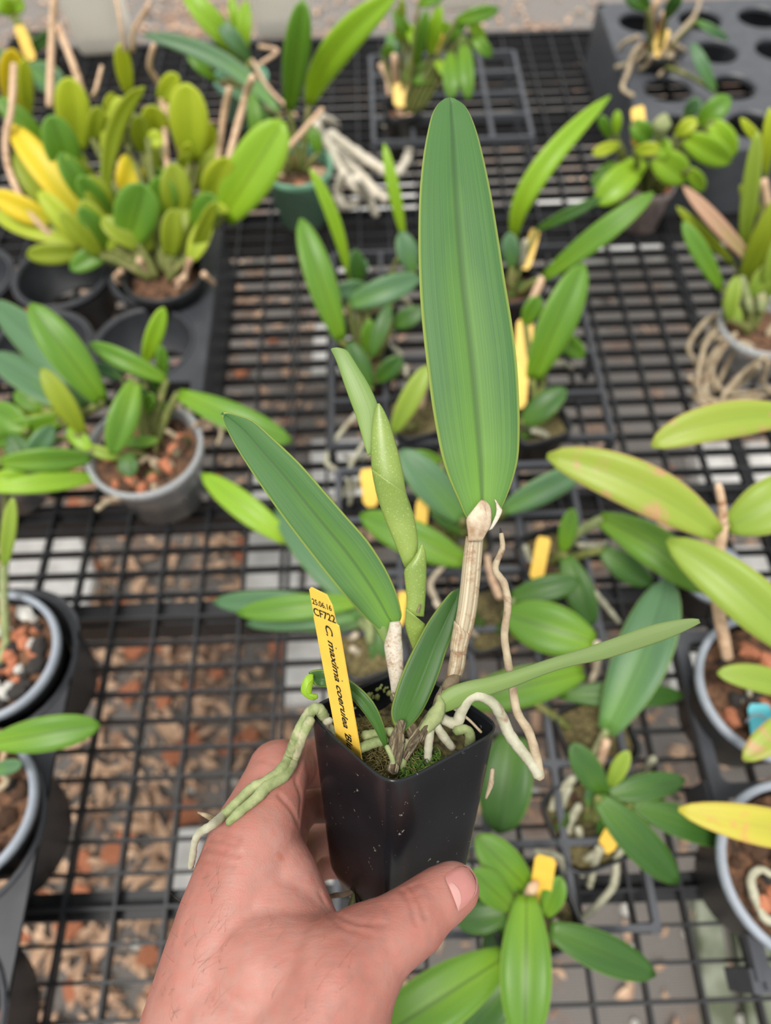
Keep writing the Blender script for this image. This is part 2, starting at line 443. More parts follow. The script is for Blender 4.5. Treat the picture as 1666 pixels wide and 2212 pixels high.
def slab(name, px, h, thick, mat, parent):
    """a flat slab whose top outline is given by pixels of the photograph at height h"""
    t = [P(x, y, h) for x, y in px]; b = [p - Vector((0, 0, thick)) for p in t]; n = len(t)
    c = sum(t, Vector()) / n
    if (t[1] - t[0]).cross(t[2] - t[1]).z < 0: t.reverse(); b.reverse()
    inner = [p.lerp(c, .04) for p in t]; t = [p - Vector((0, 0, thick * .12)) for p in t]
    vs = inner + t + b
    fs = [tuple(range(n))] + [(k + n, (k + 1) % n + n, (k + 1) % n, k) for k in range(n)] + [(k + 2 * n, (k + 1) % n + 2 * n, (k + 1) % n + n, k + n) for k in range(n)]
    return link(name, mesh_of(name, vs, fs, smooth=False), mat, parent)
for q in ([(538, 1008), (664, 1006), (652, 1175), (530, 1178)], [(530, 1186), (652, 1184), (640, 1338), (520, 1342)],
          [(672, 948), (792, 946), (782, 1100), (668, 1104)], [(664, 1180), (760, 1178), (752, 1330), (655, 1334)],
          [(622, 1362), (752, 1358), (748, 1515), (612, 1520)], [(10, 1136), (160, 1130), (204, 1235), (186, 1328), (20, 1316)],
          [(1500, 958), (1600, 955), (1620, 1045), (1512, 1048)], [(1612, 955), (1730, 952), (1750, 1040), (1630, 1045)],
          [(690, 470), (800, 466), (798, 590), (684, 596)], [(680, 700), (760, 698), (756, 800), (672, 804)],
          [(1150, 425), (1270, 420), (1280, 472), (1154, 476)], [(1290, 420), (1420, 416), (1440, 470), (1300, 474)],
          [(1180, 500), (1420, 496), (1436, 545), (1186, 550)], [(760, 400), (905, 396), (905, 450), (756, 455)],
          [(380, 1790), (440, 1785), (430, 1935), (365, 1940)], [(700, 1830), (760, 1826), (790, 2010), (716, 2020)],
          [(1560, 1180), (1666, 1176), (1680, 1260), (1570, 1266)], [(1440, 1365), (1530, 1360), (1545, 1480), (1450, 1486)]):
    slab('paver', q, GZ + .045, .045, M_CONC, floor)
slab('paver', [(1498, 1895), (1545, 1892), (1600, 2260), (1535, 2265)], GZ + .03, .03, M_MOSSC, floor)
slab('paver', [(1575, 1890), (1640, 1886), (1720, 2260), (1625, 2265)], GZ + .03, .03, M_MOSSC, floor)

# loose pieces on the ground, each its own mesh object; shared mesh data per kind
def lump(name, seed, flat=0.5):
    rnd = random.Random(seed); bm = bmesh.new(); bmesh.ops.create_icosphere(bm, subdivisions=1, radius=1.0)
    for q in bm.verts: q.co *= rnd.uniform(.7, 1.15); q.co.z *= flat
    me = bpy.data.meshes.new(name); bm.to_mesh(me); bm.free(); return me
def shard(name, seed):
    rnd = random.Random(seed); n = rnd.choice((4, 5, 5, 6)); an = sorted(rnd.uniform(0, 6.28) for _ in range(n))
    an = [6.28 * k / n + rnd.uniform(-.4, .4) for k in range(n)]
    t = [Vector((math.cos(a) * rnd.uniform(.6, 1.1), math.sin(a) * rnd.uniform(.6, 1.1), .22 + rnd.uniform(-.06, .06))) for a in an]
    vs = t + [p - Vector((0, 0, .3)) for p in t]
    fs = [tuple(range(n)), tuple(range(2 * n - 1, n - 1, -1))] + [(k, k + n, (k + 1) % n + n, (k + 1) % n) for k in range(n)]
    return mesh_of(name, vs, fs, smooth=False)
def dryleaf_data(seed, L=1.0, Wd=.3):
    rnd = random.Random(seed); vs, fs = [], []; c = rnd.uniform(-.5, .5); n = 5
    for i in range(n):
        t = i / (n - 1); w = Wd * math.sin(math.pi * min(.97, max(.05, t))) ; z = .25 * math.sin(t * 3.1) + c * t * t * .4
        y = rnd.uniform(-.04, .04) + c * .5 * t * t
        vs += [Vector((t - .5, y - w / 2, z + .08)), Vector((t - .5, y, z)), Vector((t - .5, y + w / 2, z + .1))]
    for i in range(n - 1):
        for j in range(2): fs.append((i * 3 + j, (i + 1) * 3 + j, (i + 1) * 3 + j + 1, i * 3 + j + 1))
    m = len(vs); vs += [p - Vector((0, 0, .02)) for p in vs]; fs += [tuple(m + q for q in reversed(ff)) for ff in fs]
    return vs, fs
SH = [shard('clay_shard', 20 + k) for k in range(6)]
LF = [mesh_of('dry_leaf', *dryleaf_data(60 + k), smooth=True) for k in range(6)]
LU = [lump('pebble', 90 + k) for k in range(4)]
rnd = random.Random(3)
def gpoint():
    return P(rnd.uniform(-60, 1720), rnd.uniform(560, 2260) if rnd.random() < .8 else rnd.uniform(60, 700), GZ)
def dense(px, py):
    return px < 600 or (py < 560)
cnt = 0
while cnt < 130:
    px, py = rnd.uniform(-60, 1700), rnd.uniform(620, 2270)
    if not (px < 640 or rnd.random() < .3) or (px > 900 and (py > 1750 or py < 960) and rnd.random() < .85): continue
    p = P(px, py, GZ); s = rnd.uniform(.010, .028)
    put('clay_shard', rnd.choice(SH), M_CLAY, floor, p + Vector((0, 0, .01 + s * .1)), (rnd.uniform(-.4, .4), rnd.uniform(-.4, .4), rnd.uniform(0, 6.3)), (s, s, s)); cnt += 1
cnt = 0
while cnt < 280:
    px, py = rnd.uniform(-60, 1700), rnd.uniform(560, 2270)
    if not (px < 640 or rnd.random() < .35) or (px > 900 and (py > 1750 or py < 960) and rnd.random() < .85): continue
    p = P(px, py, GZ); s = rnd.uniform(.03, .085)
    put('dry_leaf', rnd.choice(LF), M_LITTER, floor, p + Vector((0, 0, .012)), (rnd.uniform(-.5, .5), rnd.uniform(-.3, .3), rnd.uniform(0, 6.3)), (s, s * rnd.uniform(.5, 1.1), s)); cnt += 1
for k in range(60):
    p = P(rnd.uniform(-40, 1700), rnd.uniform(700, 2260), GZ); s = rnd.uniform(.006, .014)
    put('pale_pebble', rnd.choice(LU), M_PERL, floor, p + Vector((0, 0, s * .4 + .004)), (0, 0, rnd.uniform(0, 6)), (s, s, s))
acc = []
for k in range(9000):
    px, py = rnd.uniform(-150, 1816), rnd.uniform(-150, 2350)
    if px > 660 and rnd.random() < .55: continue
    if px > 900 and (py > 1780 or 440 < py < 940) and rnd.random() < .82: continue
    p = P(px, py, GZ) if py > 60 else P(px, rnd.uniform(0, 110), GZ)
    vs_, fs_ = dryleaf_data(rnd.randrange(99999), 1, rnd.uniform(.2, .6)); s = rnd.uniform(.010, .036)
    m = Matrix.Translation(p + Vector((0, 0, .006))) @ Matrix.Rotation(rnd.uniform(0, 6.3), 4, 'Z') @ Matrix.Rotation(rnd.uniform(-.5, .5), 4, 'X') @ Matrix.Scale(s, 4)
    acc.append(([m @ q for q in vs_], fs_))
v, f = join(acc)
link('leaf_litter', mesh_of('leaf_litter', v, f), M_WOOD, floor, kind='stuff')

# white tapered pots standing along the far edge of the bench
def bucket(px, label, hwpx):
    c = P(px[0], px[1], 0.0); s = hwpx * depth_of(c) / FPX; c.y += s; c.z = 0.002
    t = thing('white_planter', label, 'planter', c, 'white planters along the far edge of the bench')
    prof = [(0, 0), (s * .94, 0), (s, .006), (s * 1.12, .15), (s * 1.16, .152), (s * 1.16, .16), (s * 1.06, .16), (s * .95, .01), (0, .01)]
    v, f = revolve(prof, c, 64, 7.0, 0.06)
    link('tub', mesh_of('tub', v, f), M_WHITE, t)
    v, f = revolve([(0, .03), (s * .90, .03)], c, 64, 7.0, .06)
    link('growing_medium', mesh_of('growing_medium', v, f), M_MED, t)
bucket((222, 122), 'white square planter at the far bench edge behind the yellow-green clump', 54)
bucket((612, 84), 'white square planter at the far bench edge behind the green-potted orchid', 62)
bucket((1000, 26), 'white square planter at the far bench edge behind the top centre plant', 48)

# ------------------------------------------------------------------ trays
def deck(nx, ny, pitch, r, c0, z, sides=32, lobed=False):
    """plate of nx x ny square cells, each with a round hole; c0 = centre of the first cell"""
    vs, fs = [], []
    for a in range(nx):
        for b in range(ny):
            cx, cy = c0[0] + a * pitch, c0[1] + b * pitch; o = len(vs)
            for j in range(sides):
                an = 2 * math.pi * j / sides; cs, sn = math.cos(an), math.sin(an)
                k = pitch / 2 / max(abs(cs), abs(sn))
                if lobed == 1 and b == ny - 1 and sn > 0: k = min(k, r * 1.16)
                if lobed == 2 and not (a == nx - 1 and cs > -.2): k = min(k, r * 1.14)
                for rr, zz in ((k, 0), (r * 1.10, 0), (r, -.003), (r, -.008), (k, -.004)):
                    vs.append(Vector((cx + cs * rr, cy + sn * rr, z + zz)))
            for j in range(sides):
                q = (j + 1) % sides
                for e in range(4): fs.append((o + j * 5 + e, o + q * 5 + e, o + q * 5 + e + 1, o + j * 5 + e + 1)[::-1])
    return vs, fs
def socket_tray(label, c0, nx, ny, pitch, r, z, mat, cup=True, depth=.05, border=.01, lobed=False):
    x0, y0_ = c0[0], c0[1]
    t = thing('pot_tray', label, 'tray', (x0, y0_, 0.0))
    d = deck(nx, ny, pitch, r, c0, z, 32, lobed); x1 = x0 + (nx - .5) * pitch; y1 = y0_ + (ny - .5) * pitch; xa = x0 - pitch / 2; ya = y0_ - pitch / 2
    sk = []
    for (ax, ay, bx, by) in ((xa, ya, x1, ya), (x1, ya, x1, y1), (x1, y1, xa, y1), (xa, y1, xa, ya)):
        cx, cy = (ax + bx) / 2, (ay + by) / 2; l = math.hypot(bx - ax, by - ay)
        hor = abs(by - ay) < 1e-6
        nxn, nyn = (0, -1 if ay < y0_ else 1) if hor else (1 if ax > x0 else -1, 0)
        sk.append(box_data((cx + nxn * border / 2, cy + nyn * border / 2, z - .004), (l + 2 * border if hor else border, border if hor else l + 2 * border, .008)))
        sk.append(box_data((cx + nxn * border, cy + nyn * border, z / 2), (l + 2 * border if hor else .002, .002 if hor else l + 2 * border, z - .004)))
    if lobed == 1: sk = []
    if lobed == 2: sk = sk[2:4] + sk[6:8]
    v, f = join([d] + sk[0::2]); link('tray_deck', mesh_of('tray_deck', v, f, smooth=False), mat, t)
    for q in sk[1::2]: link('tray_side', mesh_of('tray_side', q[0], q[1], smooth=False), mat, t)
    if cup:
        prof = [(r, -.002), (r * 1.03, 0.0025), (r * 1.09, 0.001), (r * 1.05, -.006), (r * .92, -depth), (r * .8, -depth), (r * .8, -depth + .002), (r * .9, -depth + .002), (r, -.002)]
        v, f = revolve(prof, (0, 0, 0), 36); me = mesh_of('cup', v, f)
        for a in range(nx):
            for b in range(ny): put('cup', me, mat, t, (x0 + a * pitch, y0_ + b * pitch, z))
    return t
def lattice_tray(label, xa, ya, nx, ny, pitch, z, mat, bw=.0055, rnd_c=True):
    t = thing('lattice_tray', label, 'tray', (xa, ya, 0))
    X1, Y1 = xa + nx * pitch, ya + ny * pitch
    vb, fb = box_data((0, 0, 0), (bw, Y1 - ya, .010)); mb = mesh_of('long_rib', vb, fb, smooth=False)
    vb, fb = box_data((0, 0, 0), (X1 - xa, bw, .010)); mc = mesh_of('cross_rib', vb, fb, smooth=False)
    for a in range(nx + 1): put('long_rib', mb, mat, t, (xa + a * pitch, (ya + Y1) / 2, z))
    for b in range(ny + 1): put('cross_rib', mc, mat, t, ((xa + X1) / 2, ya + b * pitch, z))
    for a in (0, nx):
        for b in (0, ny // 2, ny):
            vb, fb = box_data((xa + a * pitch, ya + b * pitch, z / 2), (bw * 1.5, bw * 1.5, z)); link('foot', mesh_of('foot', vb, fb, smooth=False), mat, t)
    if rnd_c:
        fil = []
        for a in range(nx):
            for b in range(ny):
                for sx in (0, 1):
                    for sy in (0, 1):
                        cx, cy = xa + (a + sx) * pitch, ya + (b + sy) * pitch; dx, dy = (1 - 2 * sx), (1 - 2 * sy); k = pitch * .16
                        c = [Vector((cx, cy, z + .0052)), Vector((cx + dx * k, cy, z + .0052)), Vector((cx + dx * k * .35, cy + dy * k * .35, z + .0052)), Vector((cx, cy + dy * k, z + .0052))]
                        lo = [q - Vector((0, 0, .008)) for q in c]
                        fil.append((c + lo, [(0, 1, 2, 3) if dx * dy > 0 else (3, 2, 1, 0), (1, 5, 6, 2), (2, 6, 7, 3)]))
        v, f = join(fil); link('corner_fillets', mesh_of('corner_fillets', v, f, smooth=False), mat, t, kind='stuff')
    return t

zt = .075
c = P(312, 742, zt)
socket_tray('black socket tray of large round cups holding the yellow-green clump', (c.x - 3 * .122, c.y), 4, 2, .122, .054, zt, M_TRAYD, True, .06, .014, 2)
c = P(-22, 1415, .1)
socket_tray('black socket tray at the left edge holding grey-rimmed pots', (c.x - .135, c.y - 3 * .135), 2, 4, .135, .0645, .085, M_TRAYD, True, .08, .008, True)
c = P(1443, 190, .1)
socket_tray('dark grey plug tray with an open grid of round holes at the top right', (c.x, c.y - .095), 5, 4, .095, .033, .1, M_TRAY, False, .05, .010)
c = P(1672, 1490, .1)
lattice_tray('black lattice tray at the right edge under the grey-rimmed pots', P(1470, 1400, .05).x, c.y - .205, 3, 3, .135, .05, M_TRAY, .011, True)
a = P(1418, 2004, .045)
lattice_tray('black lattice tray of square cells in the centre under the young blue-green orchids', a.x - 4 * .0625, a.y, 4, 7, .0625, .045, M_TRAY)
a = P(1150, 300, .06); b_ = P(808, 311, .06); pt = (a.x - b_.x) / 4
lattice_tray('black lattice tray of square cells at the top behind the tall held leaf', b_.x, a.y, 4, 4, pt, .06, M_TRAY, .006)
b_ = P(680, 880, .045)
lattice_tray('black lattice tray of square cells behind the held plant under the upright orchids', b_.x + .02, P(900, 960, .045).y, 5, 5, .0625, .045, M_TRAYD)

# ------------------------------------------------------------------ potted plants standing on the bench
CHIPS = [lump('chip', 200 + k, .75) for k in range(5)]
class Plant:
    def __init__(s, name, label, px, h, r, mat=None, height=.07, cat='orchid', taper=.78, sq=0.0, rim=.0035, rimmat=None, medium=M_MED, wall=.0016, fill=.78, chips=0, chipmats=None, seed=1, lip=True):
        s.c = P(px[0], px[1], h); s.h = h; s.r = r; s.rnd = random.Random(seed)
        base = max(.001, h - height)
        s.t = thing(name, label, cat, (s.c.x, s.c.y, base))
        prof = [(0, base - h), (r * taper, base - h), (r * .97, -.012), (r * .97 if not lip else r * 1.05, -.011), (r * 1.06, 0), (r * 1.02, .0015), (r * .98, 0), (r * .96, -.012), (r * taper - wall, base - h + .002), (0, base - h + .002)]
        v, f = revolve(prof, s.c, 44, sq, .3 if sq else 0)
        pot = link('pot', mesh_of('pot', v, f), mat, s.t)
        if rimmat:
            v, f = revolve([(r * .97, .0005), (r * 1.0, .003), (r * 1.07, .0025), (r * 1.08, -.004), (r * 1.06, -.006), (r * .97, -.003), (r * .97, .0005)], s.c, 44, sq, 0)
            link('rim', mesh_of('rim', v, f), rimmat, pot)
        # growing medium, a bumpy disc
        vs, fs = [Vector((0, 0, 0))], []
        zz = -.012 if fill > .9 else -(h - base) * (1 - fill)
        rr = r * .93 if not sq else r * .93
        S = 20
        for i in range(1, 4):
            for j in range(S):
                an = 6.2832 * j / S; k = i / 3
                kk = (abs(math.cos(an)) ** sq + abs(math.sin(an)) ** sq) ** (-1 / sq) if sq else 1
                an2 = an + (.3 if sq else 0)
                vs.append(Vector((math.cos(an2) * rr * k * kk, math.sin(an2) * rr * k * kk, s.rnd.uniform(-.002, .003))))
        for j in range(S): fs.append((0, 1 + j, 1 + (j + 1) % S))
        for i in range(2):
            for j in range(S):
                fs.append((1 + i * S + j, 1 + (i + 1) * S + j, 1 + (i + 1) * S + (j + 1) % S, 1 + i * S + (j + 1) % S))
        vs = [q + s.c + Vector((0, 0, zz)) for q in vs]
        link('growing_medium', mesh_of('growing_medium', vs, fs), medium, s.t)
        cm = chipmats or [M_CLAY, M_CLAY, M_PERL, M_CHAR, M_MED]
        for k in range(chips):
            an = s.rnd.uniform(0, 6.28); q = rr * math.sqrt(s.rnd.random()) * .88; z = s.rnd.uniform(.005, .010)
            o = put('chip', CHIPS[k % 5], cm[0], s.t, s.c + Vector((math.cos(an) * q, math.sin(an) * q, zz + z * .5)), (s.rnd.uniform(0, 1), s.rnd.uniform(0, 1), an), (z, z * s.rnd.uniform(.7, 1.3), z))
            o.material_slots[0].link = 'OBJECT'; o.material_slots[0].material = s.rnd.choice(cm)
    def leaf(s, bx, by, tx, ty, w, mat='green', hb=None, ht=None, mid=(0, 0), arch=.10, fold=.10, roll=None, base=.36, peak=.5, tip=.56, stem=True, name='leaf'):
        hb = s.h + .012 if hb is None else hb
        d = Vector((tx - bx, ty - by)); L = d.length; rad = (Vector((bx, by)) - Vector(NAD))
        r = d.dot(rad) / max(1, L * rad.length)
        b = P(bx, by, hb); dp = depth_of(b); Lm = L * dp / FPX
        if ht is None: ht = max(.02, hb + (.75 * r * Lm if r > 0 else .10 * Lm * -r - .12 * Lm * (-r) ** 2))
        ht = min(ht, .36)
        t = P(tx, ty, ht)
        m = P((bx + tx) / 2 + mid[0], (by + ty) / 2 + mid[1], (hb + ht) / 2 + arch * Lm)
        m = m * 2 - (b + t) * .5
        n = 14; rows = []
        roll = s.rnd.uniform(-.35, .35) if roll is None else roll
        wm = w * (depth_of(b) + depth_of(t)) / 2 / FPX / math.cos(roll)
        pts = []
        for i in range(n + 1):
            u = i / n; pts.append(b * (1 - u) ** 2 + m * 2 * u * (1 - u) + t * u * u)
        for i in range(n + 1):
            u = i / n; T = (pts[min(i + 1, n)] - pts[max(i - 1, 0)]).normalized()
            view = (CL - pts[i]).normalized()
            sd = T.cross(view)
            if sd.length < .12: sd = sd + T.cross(Vector((0, 0, 1))) * .3
            sd.normalize()
            if roll: sd = Matrix.Rotation(roll, 3, T) @ sd
            nn = sd.cross(T).normalized()
            if u < peak: k = base + (1 - base) * math.sin(u / peak * math.pi / 2) ** .9
            else:
                q = (u - peak) / (1 - peak); k = max(0.02, (1 - q ** 2.1)) ** tip
            hw = wm * k / 2
            rows.append((pts[i] - sd * hw, pts[i] - nn * hw * fold * 2, pts[i] + sd * hw))
        v, f, u = blade(rows, .0016, 6, .05)
        o = link(name, mesh_of(name, v, f, u), LM[mat], s.t)
        if stem:
            a = s.c + Vector(((b.x - s.c.x) * .25 + s.rnd.uniform(-.006, .006), (b.y - s.c.y) * .25, -.012))
            if (a - b).length > .018:
                sr = min(.0045, wm * base * .5)
                tube('stem', [a, a.lerp(b, .5) + Vector((0, 0, .004)), b], [sr * 1.1, sr, sr * .8], M_STEMA, s.t, 8, 6)
        return o
    def stem(s, pts, r, mat=M_STEM, h0=None, h1=None, name='stem', r1=None):
        h0 = s.h if h0 is None else h0; h1 = h0 if h1 is None else h1; n = len(pts)
        q = [P(x, y, h0 + (h1 - h0) * i / (n - 1)) for i, (x, y) in enumerate(pts)]
        rm = r * depth_of(q[0]) / FPX
        return tube(name, q, [rm, (r1 or r) * depth_of(q[-1]) / FPX], mat, s.t, 8, (n - 1) * 4, .06, 1)
    def root(s, pts, r, h0=.06, h1=.015, mat=M_ROOTF):
        n = len(pts); q = [P(x, y, h0 + (h1 - h0) * (i / (n - 1)) ** .7) for i, (x, y) in enumerate(pts)]
        rm = r * depth_of(q[0]) / FPX
        return tube('root', q, [rm, rm, rm * .8], mat, s.t, 7, (n - 1) * 5, .12, len(pts))
def label_tag(label, x0, y0, x1, y1, w, h=.1, h1=None, mat=M_YTAG, name='plant_tag'):
    """a plastic plant tag: bottom (x0,y0) at height h, top (x1,y1)"""
    a = P(x0, y0, h); L = math.hypot(x1 - x0, y1 - y0) * depth_of(a) / FPX
    b = P(x1, y1, h1 if h1 is not None else h + .6 * L)
    T = (b - a).normalized(); sd = T.cross(CL - a).normalized(); hw = w * depth_of(a) / FPX / 2; nn = sd.cross(T) * .0004
    low = a - T * .012
    rows = [(low, .5), (low + T * .006, 1), (b - T * .004, 1), (b, .72)]
    vs = []
    for s in (1, -1):
        for p, k in rows: vs += [p - sd * hw * k + nn * s, p + sd * hw * k + nn * s]
    fs = []
    for i in range(3):
        k = i * 2; fs += [(k, k + 1, k + 3, k + 2), (8 + k, 8 + k + 2, 8 + k + 3, 8 + k + 1), (k, k + 2, k + 10, k + 8), (k + 1, k + 9, k + 11, k + 3)]
    fs += [(6, 7, 15, 14), (0, 8, 9, 1)]
    o = link(name, mesh_of(name, vs, fs, smooth=False), mat); o['label'] = label; o['category'] = 'plant tag'
    return o

# yellow-green clump in the upper left socket tray
A = Plant('orchid_clump', 'big yellow-green orchid clump with dry stems in the upper left socket tray', (352, 588), .10, .047, M_BLACK, .085, seed=11, chips=8, chipmats=[M_HUSK, M_WOOD, M_MED])
for a in ((30, 230, 27, 106, 40, 'yellow', .16, .24), (60, 250, 52, 128, 22, 'yg', .16, .24), (165, 320, 152, 168, 52, 'yg', .15, .24),
          (160, 395, 110, 248, 52, 'green', .14, .22), (185, 475, 22, 268, 44, 'yellow', .12, .20), (95, 305, -8, 212, 32, 'green', .15, .20),
          (140, 465, 32, 325, 52, 'olive', .12, .18), (190, 512, -10, 462, 46, 'yg', .11, .13), (172, 545, 58, 552, 32, 'olive', .10, .10),
          (242, 528, 152, 582, 32, 'green', .11, .10), (252, 225, 225, 222, 30, 'yg', .2, .22), (278, 200, 258, 95, 26, 'yg', .2, .27),
          (228, 360, 258, 208, 32, 'yg', .15, .22), (275, 525, 312, 398, 66, 'green', .12, .19), (482, 470, 612, 262, 72, 'bright', .12, .22),
          (448, 425, 494, 342, 42, 'yg', .14, .19), (412, 345, 404, 180, 60, 'yg', .16, .25), (345, 215, 384, 162, 30, 'yg', .2, .24),
          (428, 325, 458, 268, 32, 'yg', .16, .2), (338, 515, 260, 548, 30, 'yg', .11, .10), (452, 502, 402, 538, 26, 'green', .11, .10),
          (410, 436, 492, 456, 22, 'yg', .13, .14), (384, 475, 376, 352, 46, 'olive', .13, .19), (378, 408, 320, 368, 28, 'green', .14, .17),
          (340, 300, 330, 228, 40, 'yg', .17, .22), (310, 330, 300, 250, 34, 'olive', .16, .21), (420, 500, 460, 420, 40, 'green', .12, .17),
          (240, 470, 190, 380, 40, 'olive', .13, .18), (200, 440, 130, 330, 36, 'green', .13, .19), (110, 480, -20, 420, 38, 'yellow', .13, .16),
          (350, 470, 352, 380, 44, 'green', .13, .18), (300, 530, 220, 470, 34, 'olive', .12, .15), (320, 300, 352, 300, 26, 'yg', .2, .2), (200, 300, 215, 230, 26, 'olive', .18, .22)):
    A.leaf(*a[:4], a[4] * 1.4, a[5], hb=a[6], ht=a[7], arch=.06, base=.5, tip=.5)
rnd = random.Random(77)
for k in range(22):
    x = rnd.uniform(60, 470); y = rnd.uniform(330, 500)
    A.leaf(x * .6 + 352 * .4, y + 60, x, y - rnd.uniform(20, 60), rnd.uniform(30, 52), rnd.choice(('yg', 'olive', 'green', 'olive', 'yg')), hb=.11, ht=rnd.uniform(.14, .19), arch=.06, base=.5, tip=.5)
A.leaf(230, 425, 312, 188, 36, 'olive', .14, .25, (-22, -25), .05)
A.leaf(292, 350, 268, 414, 60, 'yellow', .17, .15, base=.8, peak=.3)
for pts, r, h0, h1 in (([(126, 520), (84, 483), (46, 428), (17, 357), (13, 295), (25, 235), (30, 140)], 7, .11, .24), ([(107, 228), (112, 85), (118, -10)], 8, .2, .28),
        ([(190, 248), (168, 168), (126, 55)], 8, .18, .26), ([(286, 110), (290, 63), (323, 8)], 5, .24, .3), ([(366, 420), (361, 357), (348, 197), (323, 147), (332, 97)], 6, .14, .27),
        ([(390, 336), (361, 227)], 6, .16, .22), ([(466, 437), (496, 336), (530, 210), (546, 168)], 8, .13, .25), ([(470, 349), (483, 252), (496, 190)], 7, .16, .23),
        ([(584, 361), (630, 311), (697, 235)], 6, .14, .18), ([(200, 206), (206, 196), (220, 143)], 4, .2, .22), ([(250, -8), (262, 60), (268, 110)], 4, .32, .27)):
    A.stem(pts, r, M_STEM, h0, h1)
for k, q in enumerate(([(262, 585), (250, 600), (258, 612)], [(398, 598), (385, 625)], [(440, 592), (462, 612)], [(300, 560), (320, 590)], [(410, 560), (400, 600)])):
    A.root(q, 7, .115, .09, M_STEM)
label_tag('yellow tag lying at the top left corner beyond the clump', 62, 112, 40, 55, 22, .10)

# orchid in the green pot
B = Plant('orchid', 'tall orchid in a green pot with white roots hanging over its side', (642, 356), .09, .046, M_GREEN, .085, seed=12, taper=.72, chips=14, chipmats=[M_STEM, M_HUSK, M_CLAY, M_WOOD])
B.leaf(600, 240, 310, 76, 38, 'blue', .15, .20, (20, -28), .02)
B.leaf(625, 240, 655, 0, 56, 'green', .15, .30)
B.leaf(668, 225, 856, -12, 62, 'bright', .15, .30, (-34, 0))
B.leaf(560, 330, 545, 200, 30, 'green', .11, .17); B.leaf(690, 330, 672, 270, 30, 'green', .1, .13); B.leaf(590, 260, 500, 190, 26, 'blue', .12, .15)
for pts, r in (([(679, 266), (704, 306), (762, 360), (805, 407), (834, 432)], 10), ([(711, 288), (762, 324), (805, 353), (844, 374), (866, 367), (884, 324), (870, 288), (819, 263)], 9),
               ([(744, 371), (729, 414), (744, 446), (772, 439)], 8), ([(770, 385), (794, 425), (812, 464)], 9), ([(690, 252), (722, 266), (728, 276)], 8), ([(704, 300), (740, 372), (790, 420), (830, 420)], 9)):
    B.root(pts, r * 1.25, .10, .02, M_ROOTW)
for pts in ([(610, 250), (540, 210), (520, 140)], [(560, 140), (600, 110), (560, 100)], [(640, 250), (580, 190), (545, 130)]): B.stem(pts, 4, M_STEM, .14, .12)
# plant behind it
B2 = Plant('orchid', 'light green orchid behind the green-potted one between the two white planters', (520, 165), .08, .04, M_GREEN, .07, seed=13)
for a in ((520, 118, 395, -25, 48, 'bright'), (525, 125, 532, 0, 30, 'bright'), (500, 110, 425, 10, 30, 'green'), (540, 130, 470, 40, 34, 'blue'), (515, 90, 500, -10, 24, 'bright'), (470, 175, 405, 120, 24, 'green')): B2.leaf(*a)
B3 = Plant('orchid', 'blue-green leaved plant at the upper left corner behind the clump', (70, 95), .07, .04, M_BLACK, .06, seed=14, chips=8)
for a in ((60, 170, -20, 110, 44, 'blue'), (60, 150, 140, 185, 60, 'blue'), (30, 30, -10, -5, 40, 'bright'), (20, 28, 50, 0, 30, 'bright'), (50, 120, 130, 60, 24, 'deep')): B3.leaf(*a)

# top centre
C_ = Plant('orchid', 'bushy narrow-leaved plant with a yellow tag at the top centre in a small black pot', (868, 232), .085, .024, M_BLACK, .07, sq=5, seed=15, chips=6, chipmats=[M_STEM, M_WOOD])
for a in ((974, 112, 976, 214, 36, 'green', .16, .13), (1000, 80, 1012, 216, 34, 'green', .17, .13), (958, 150, 872, 164, 42, 'green', .13, .12), (985, 45, 1078, 20, 30, 'green', .2, .21),
          (1020, 78, 1062, 122, 28, 'green', .18, .16), (842, 72, 858, 122, 30, 'blue', .16, .14), (878, 52, 908, 110, 26, 'bright', .18, .16), (826, 122, 850, 98, 22, 'green', .14, .16),
          (858, 120, 870, -5, 24, 'pale', .12, .22), (900, 140, 922, 20, 26, 'green', .14, .22), (930, 120, 950, 10, 30, 'bright', .15, .22), (890, 90, 850, 20, 26, 'green', .16, .2),
          (915, 60, 980, 60, 24, 'bright', .18, .18), (960, 90, 1010, 40, 26, 'green', .17, .2), (880, 190, 900, 90, 20, 'pale', .1, .16), (940, 130, 990, 180, 24, 'bright', .15, .13), (1010, 40, 1050, 90, 24, 'bright', .2, .17), (905, 10, 965, -20, 30, 'green', .22, .23)):
    C_.leaf(*a[:6], hb=a[6], ht=a[7])
C_.stem([(842, 205), (838, 170), (822, 140)], 7, M_STEM, .09, .12); C_.stem([(856, 200), (852, 120)], 8, M_STEM, .09, .15); C_.stem([(905, 195), (930, 165)], 5, M_STEM, .09, .11)
label_tag('short yellow tag in the small black pot at the top centre', 866, 212, 864, 178, 32, .095)
label_tag('tiny yellow tag among the hanging leaves at the top centre', 952, 96, 958, 74, 22, .16)

# top right
Dp = Plant('orchid', 'small orchid with a mass of beige roots on the plug tray at the top right', (1425, 105), .125, .028, M_BLACK, .03, seed=16, chips=14, chipmats=[M_ROOTB, M_STEM, M_WOOD])
for a in ((1545, 200, 1496, 92, 26, 'blue', .12, .17), (1505, 45, 1574, 86, 18, 'blue', .17, .15), (1440, 40, 1470, -20, 30, 'deep', .18, .22), (1400, 20, 1350, -30, 40, 'deep', .2, .22)): Dp.leaf(*a[:6], hb=a[6], ht=a[7])
for q in ([(1390, 92), (1366, 120), (1358, 153), (1345, 190), (1368, 208)], [(1400, 110), (1372, 132), (1330, 146)], [(1430, 115), (1436, 140), (1424, 164)], [(1450, 90), (1478, 62), (1500, 35), (1512, 5)], [(1462, 100), (1480, 110)],
          [(1380, 80), (1350, 92), (1338, 105)], [(1445, 120), (1462, 140)], [(1410, 118), (1398, 140), (1380, 150)]): Dp.root(q, 6, .13, .102, M_ROOTB)
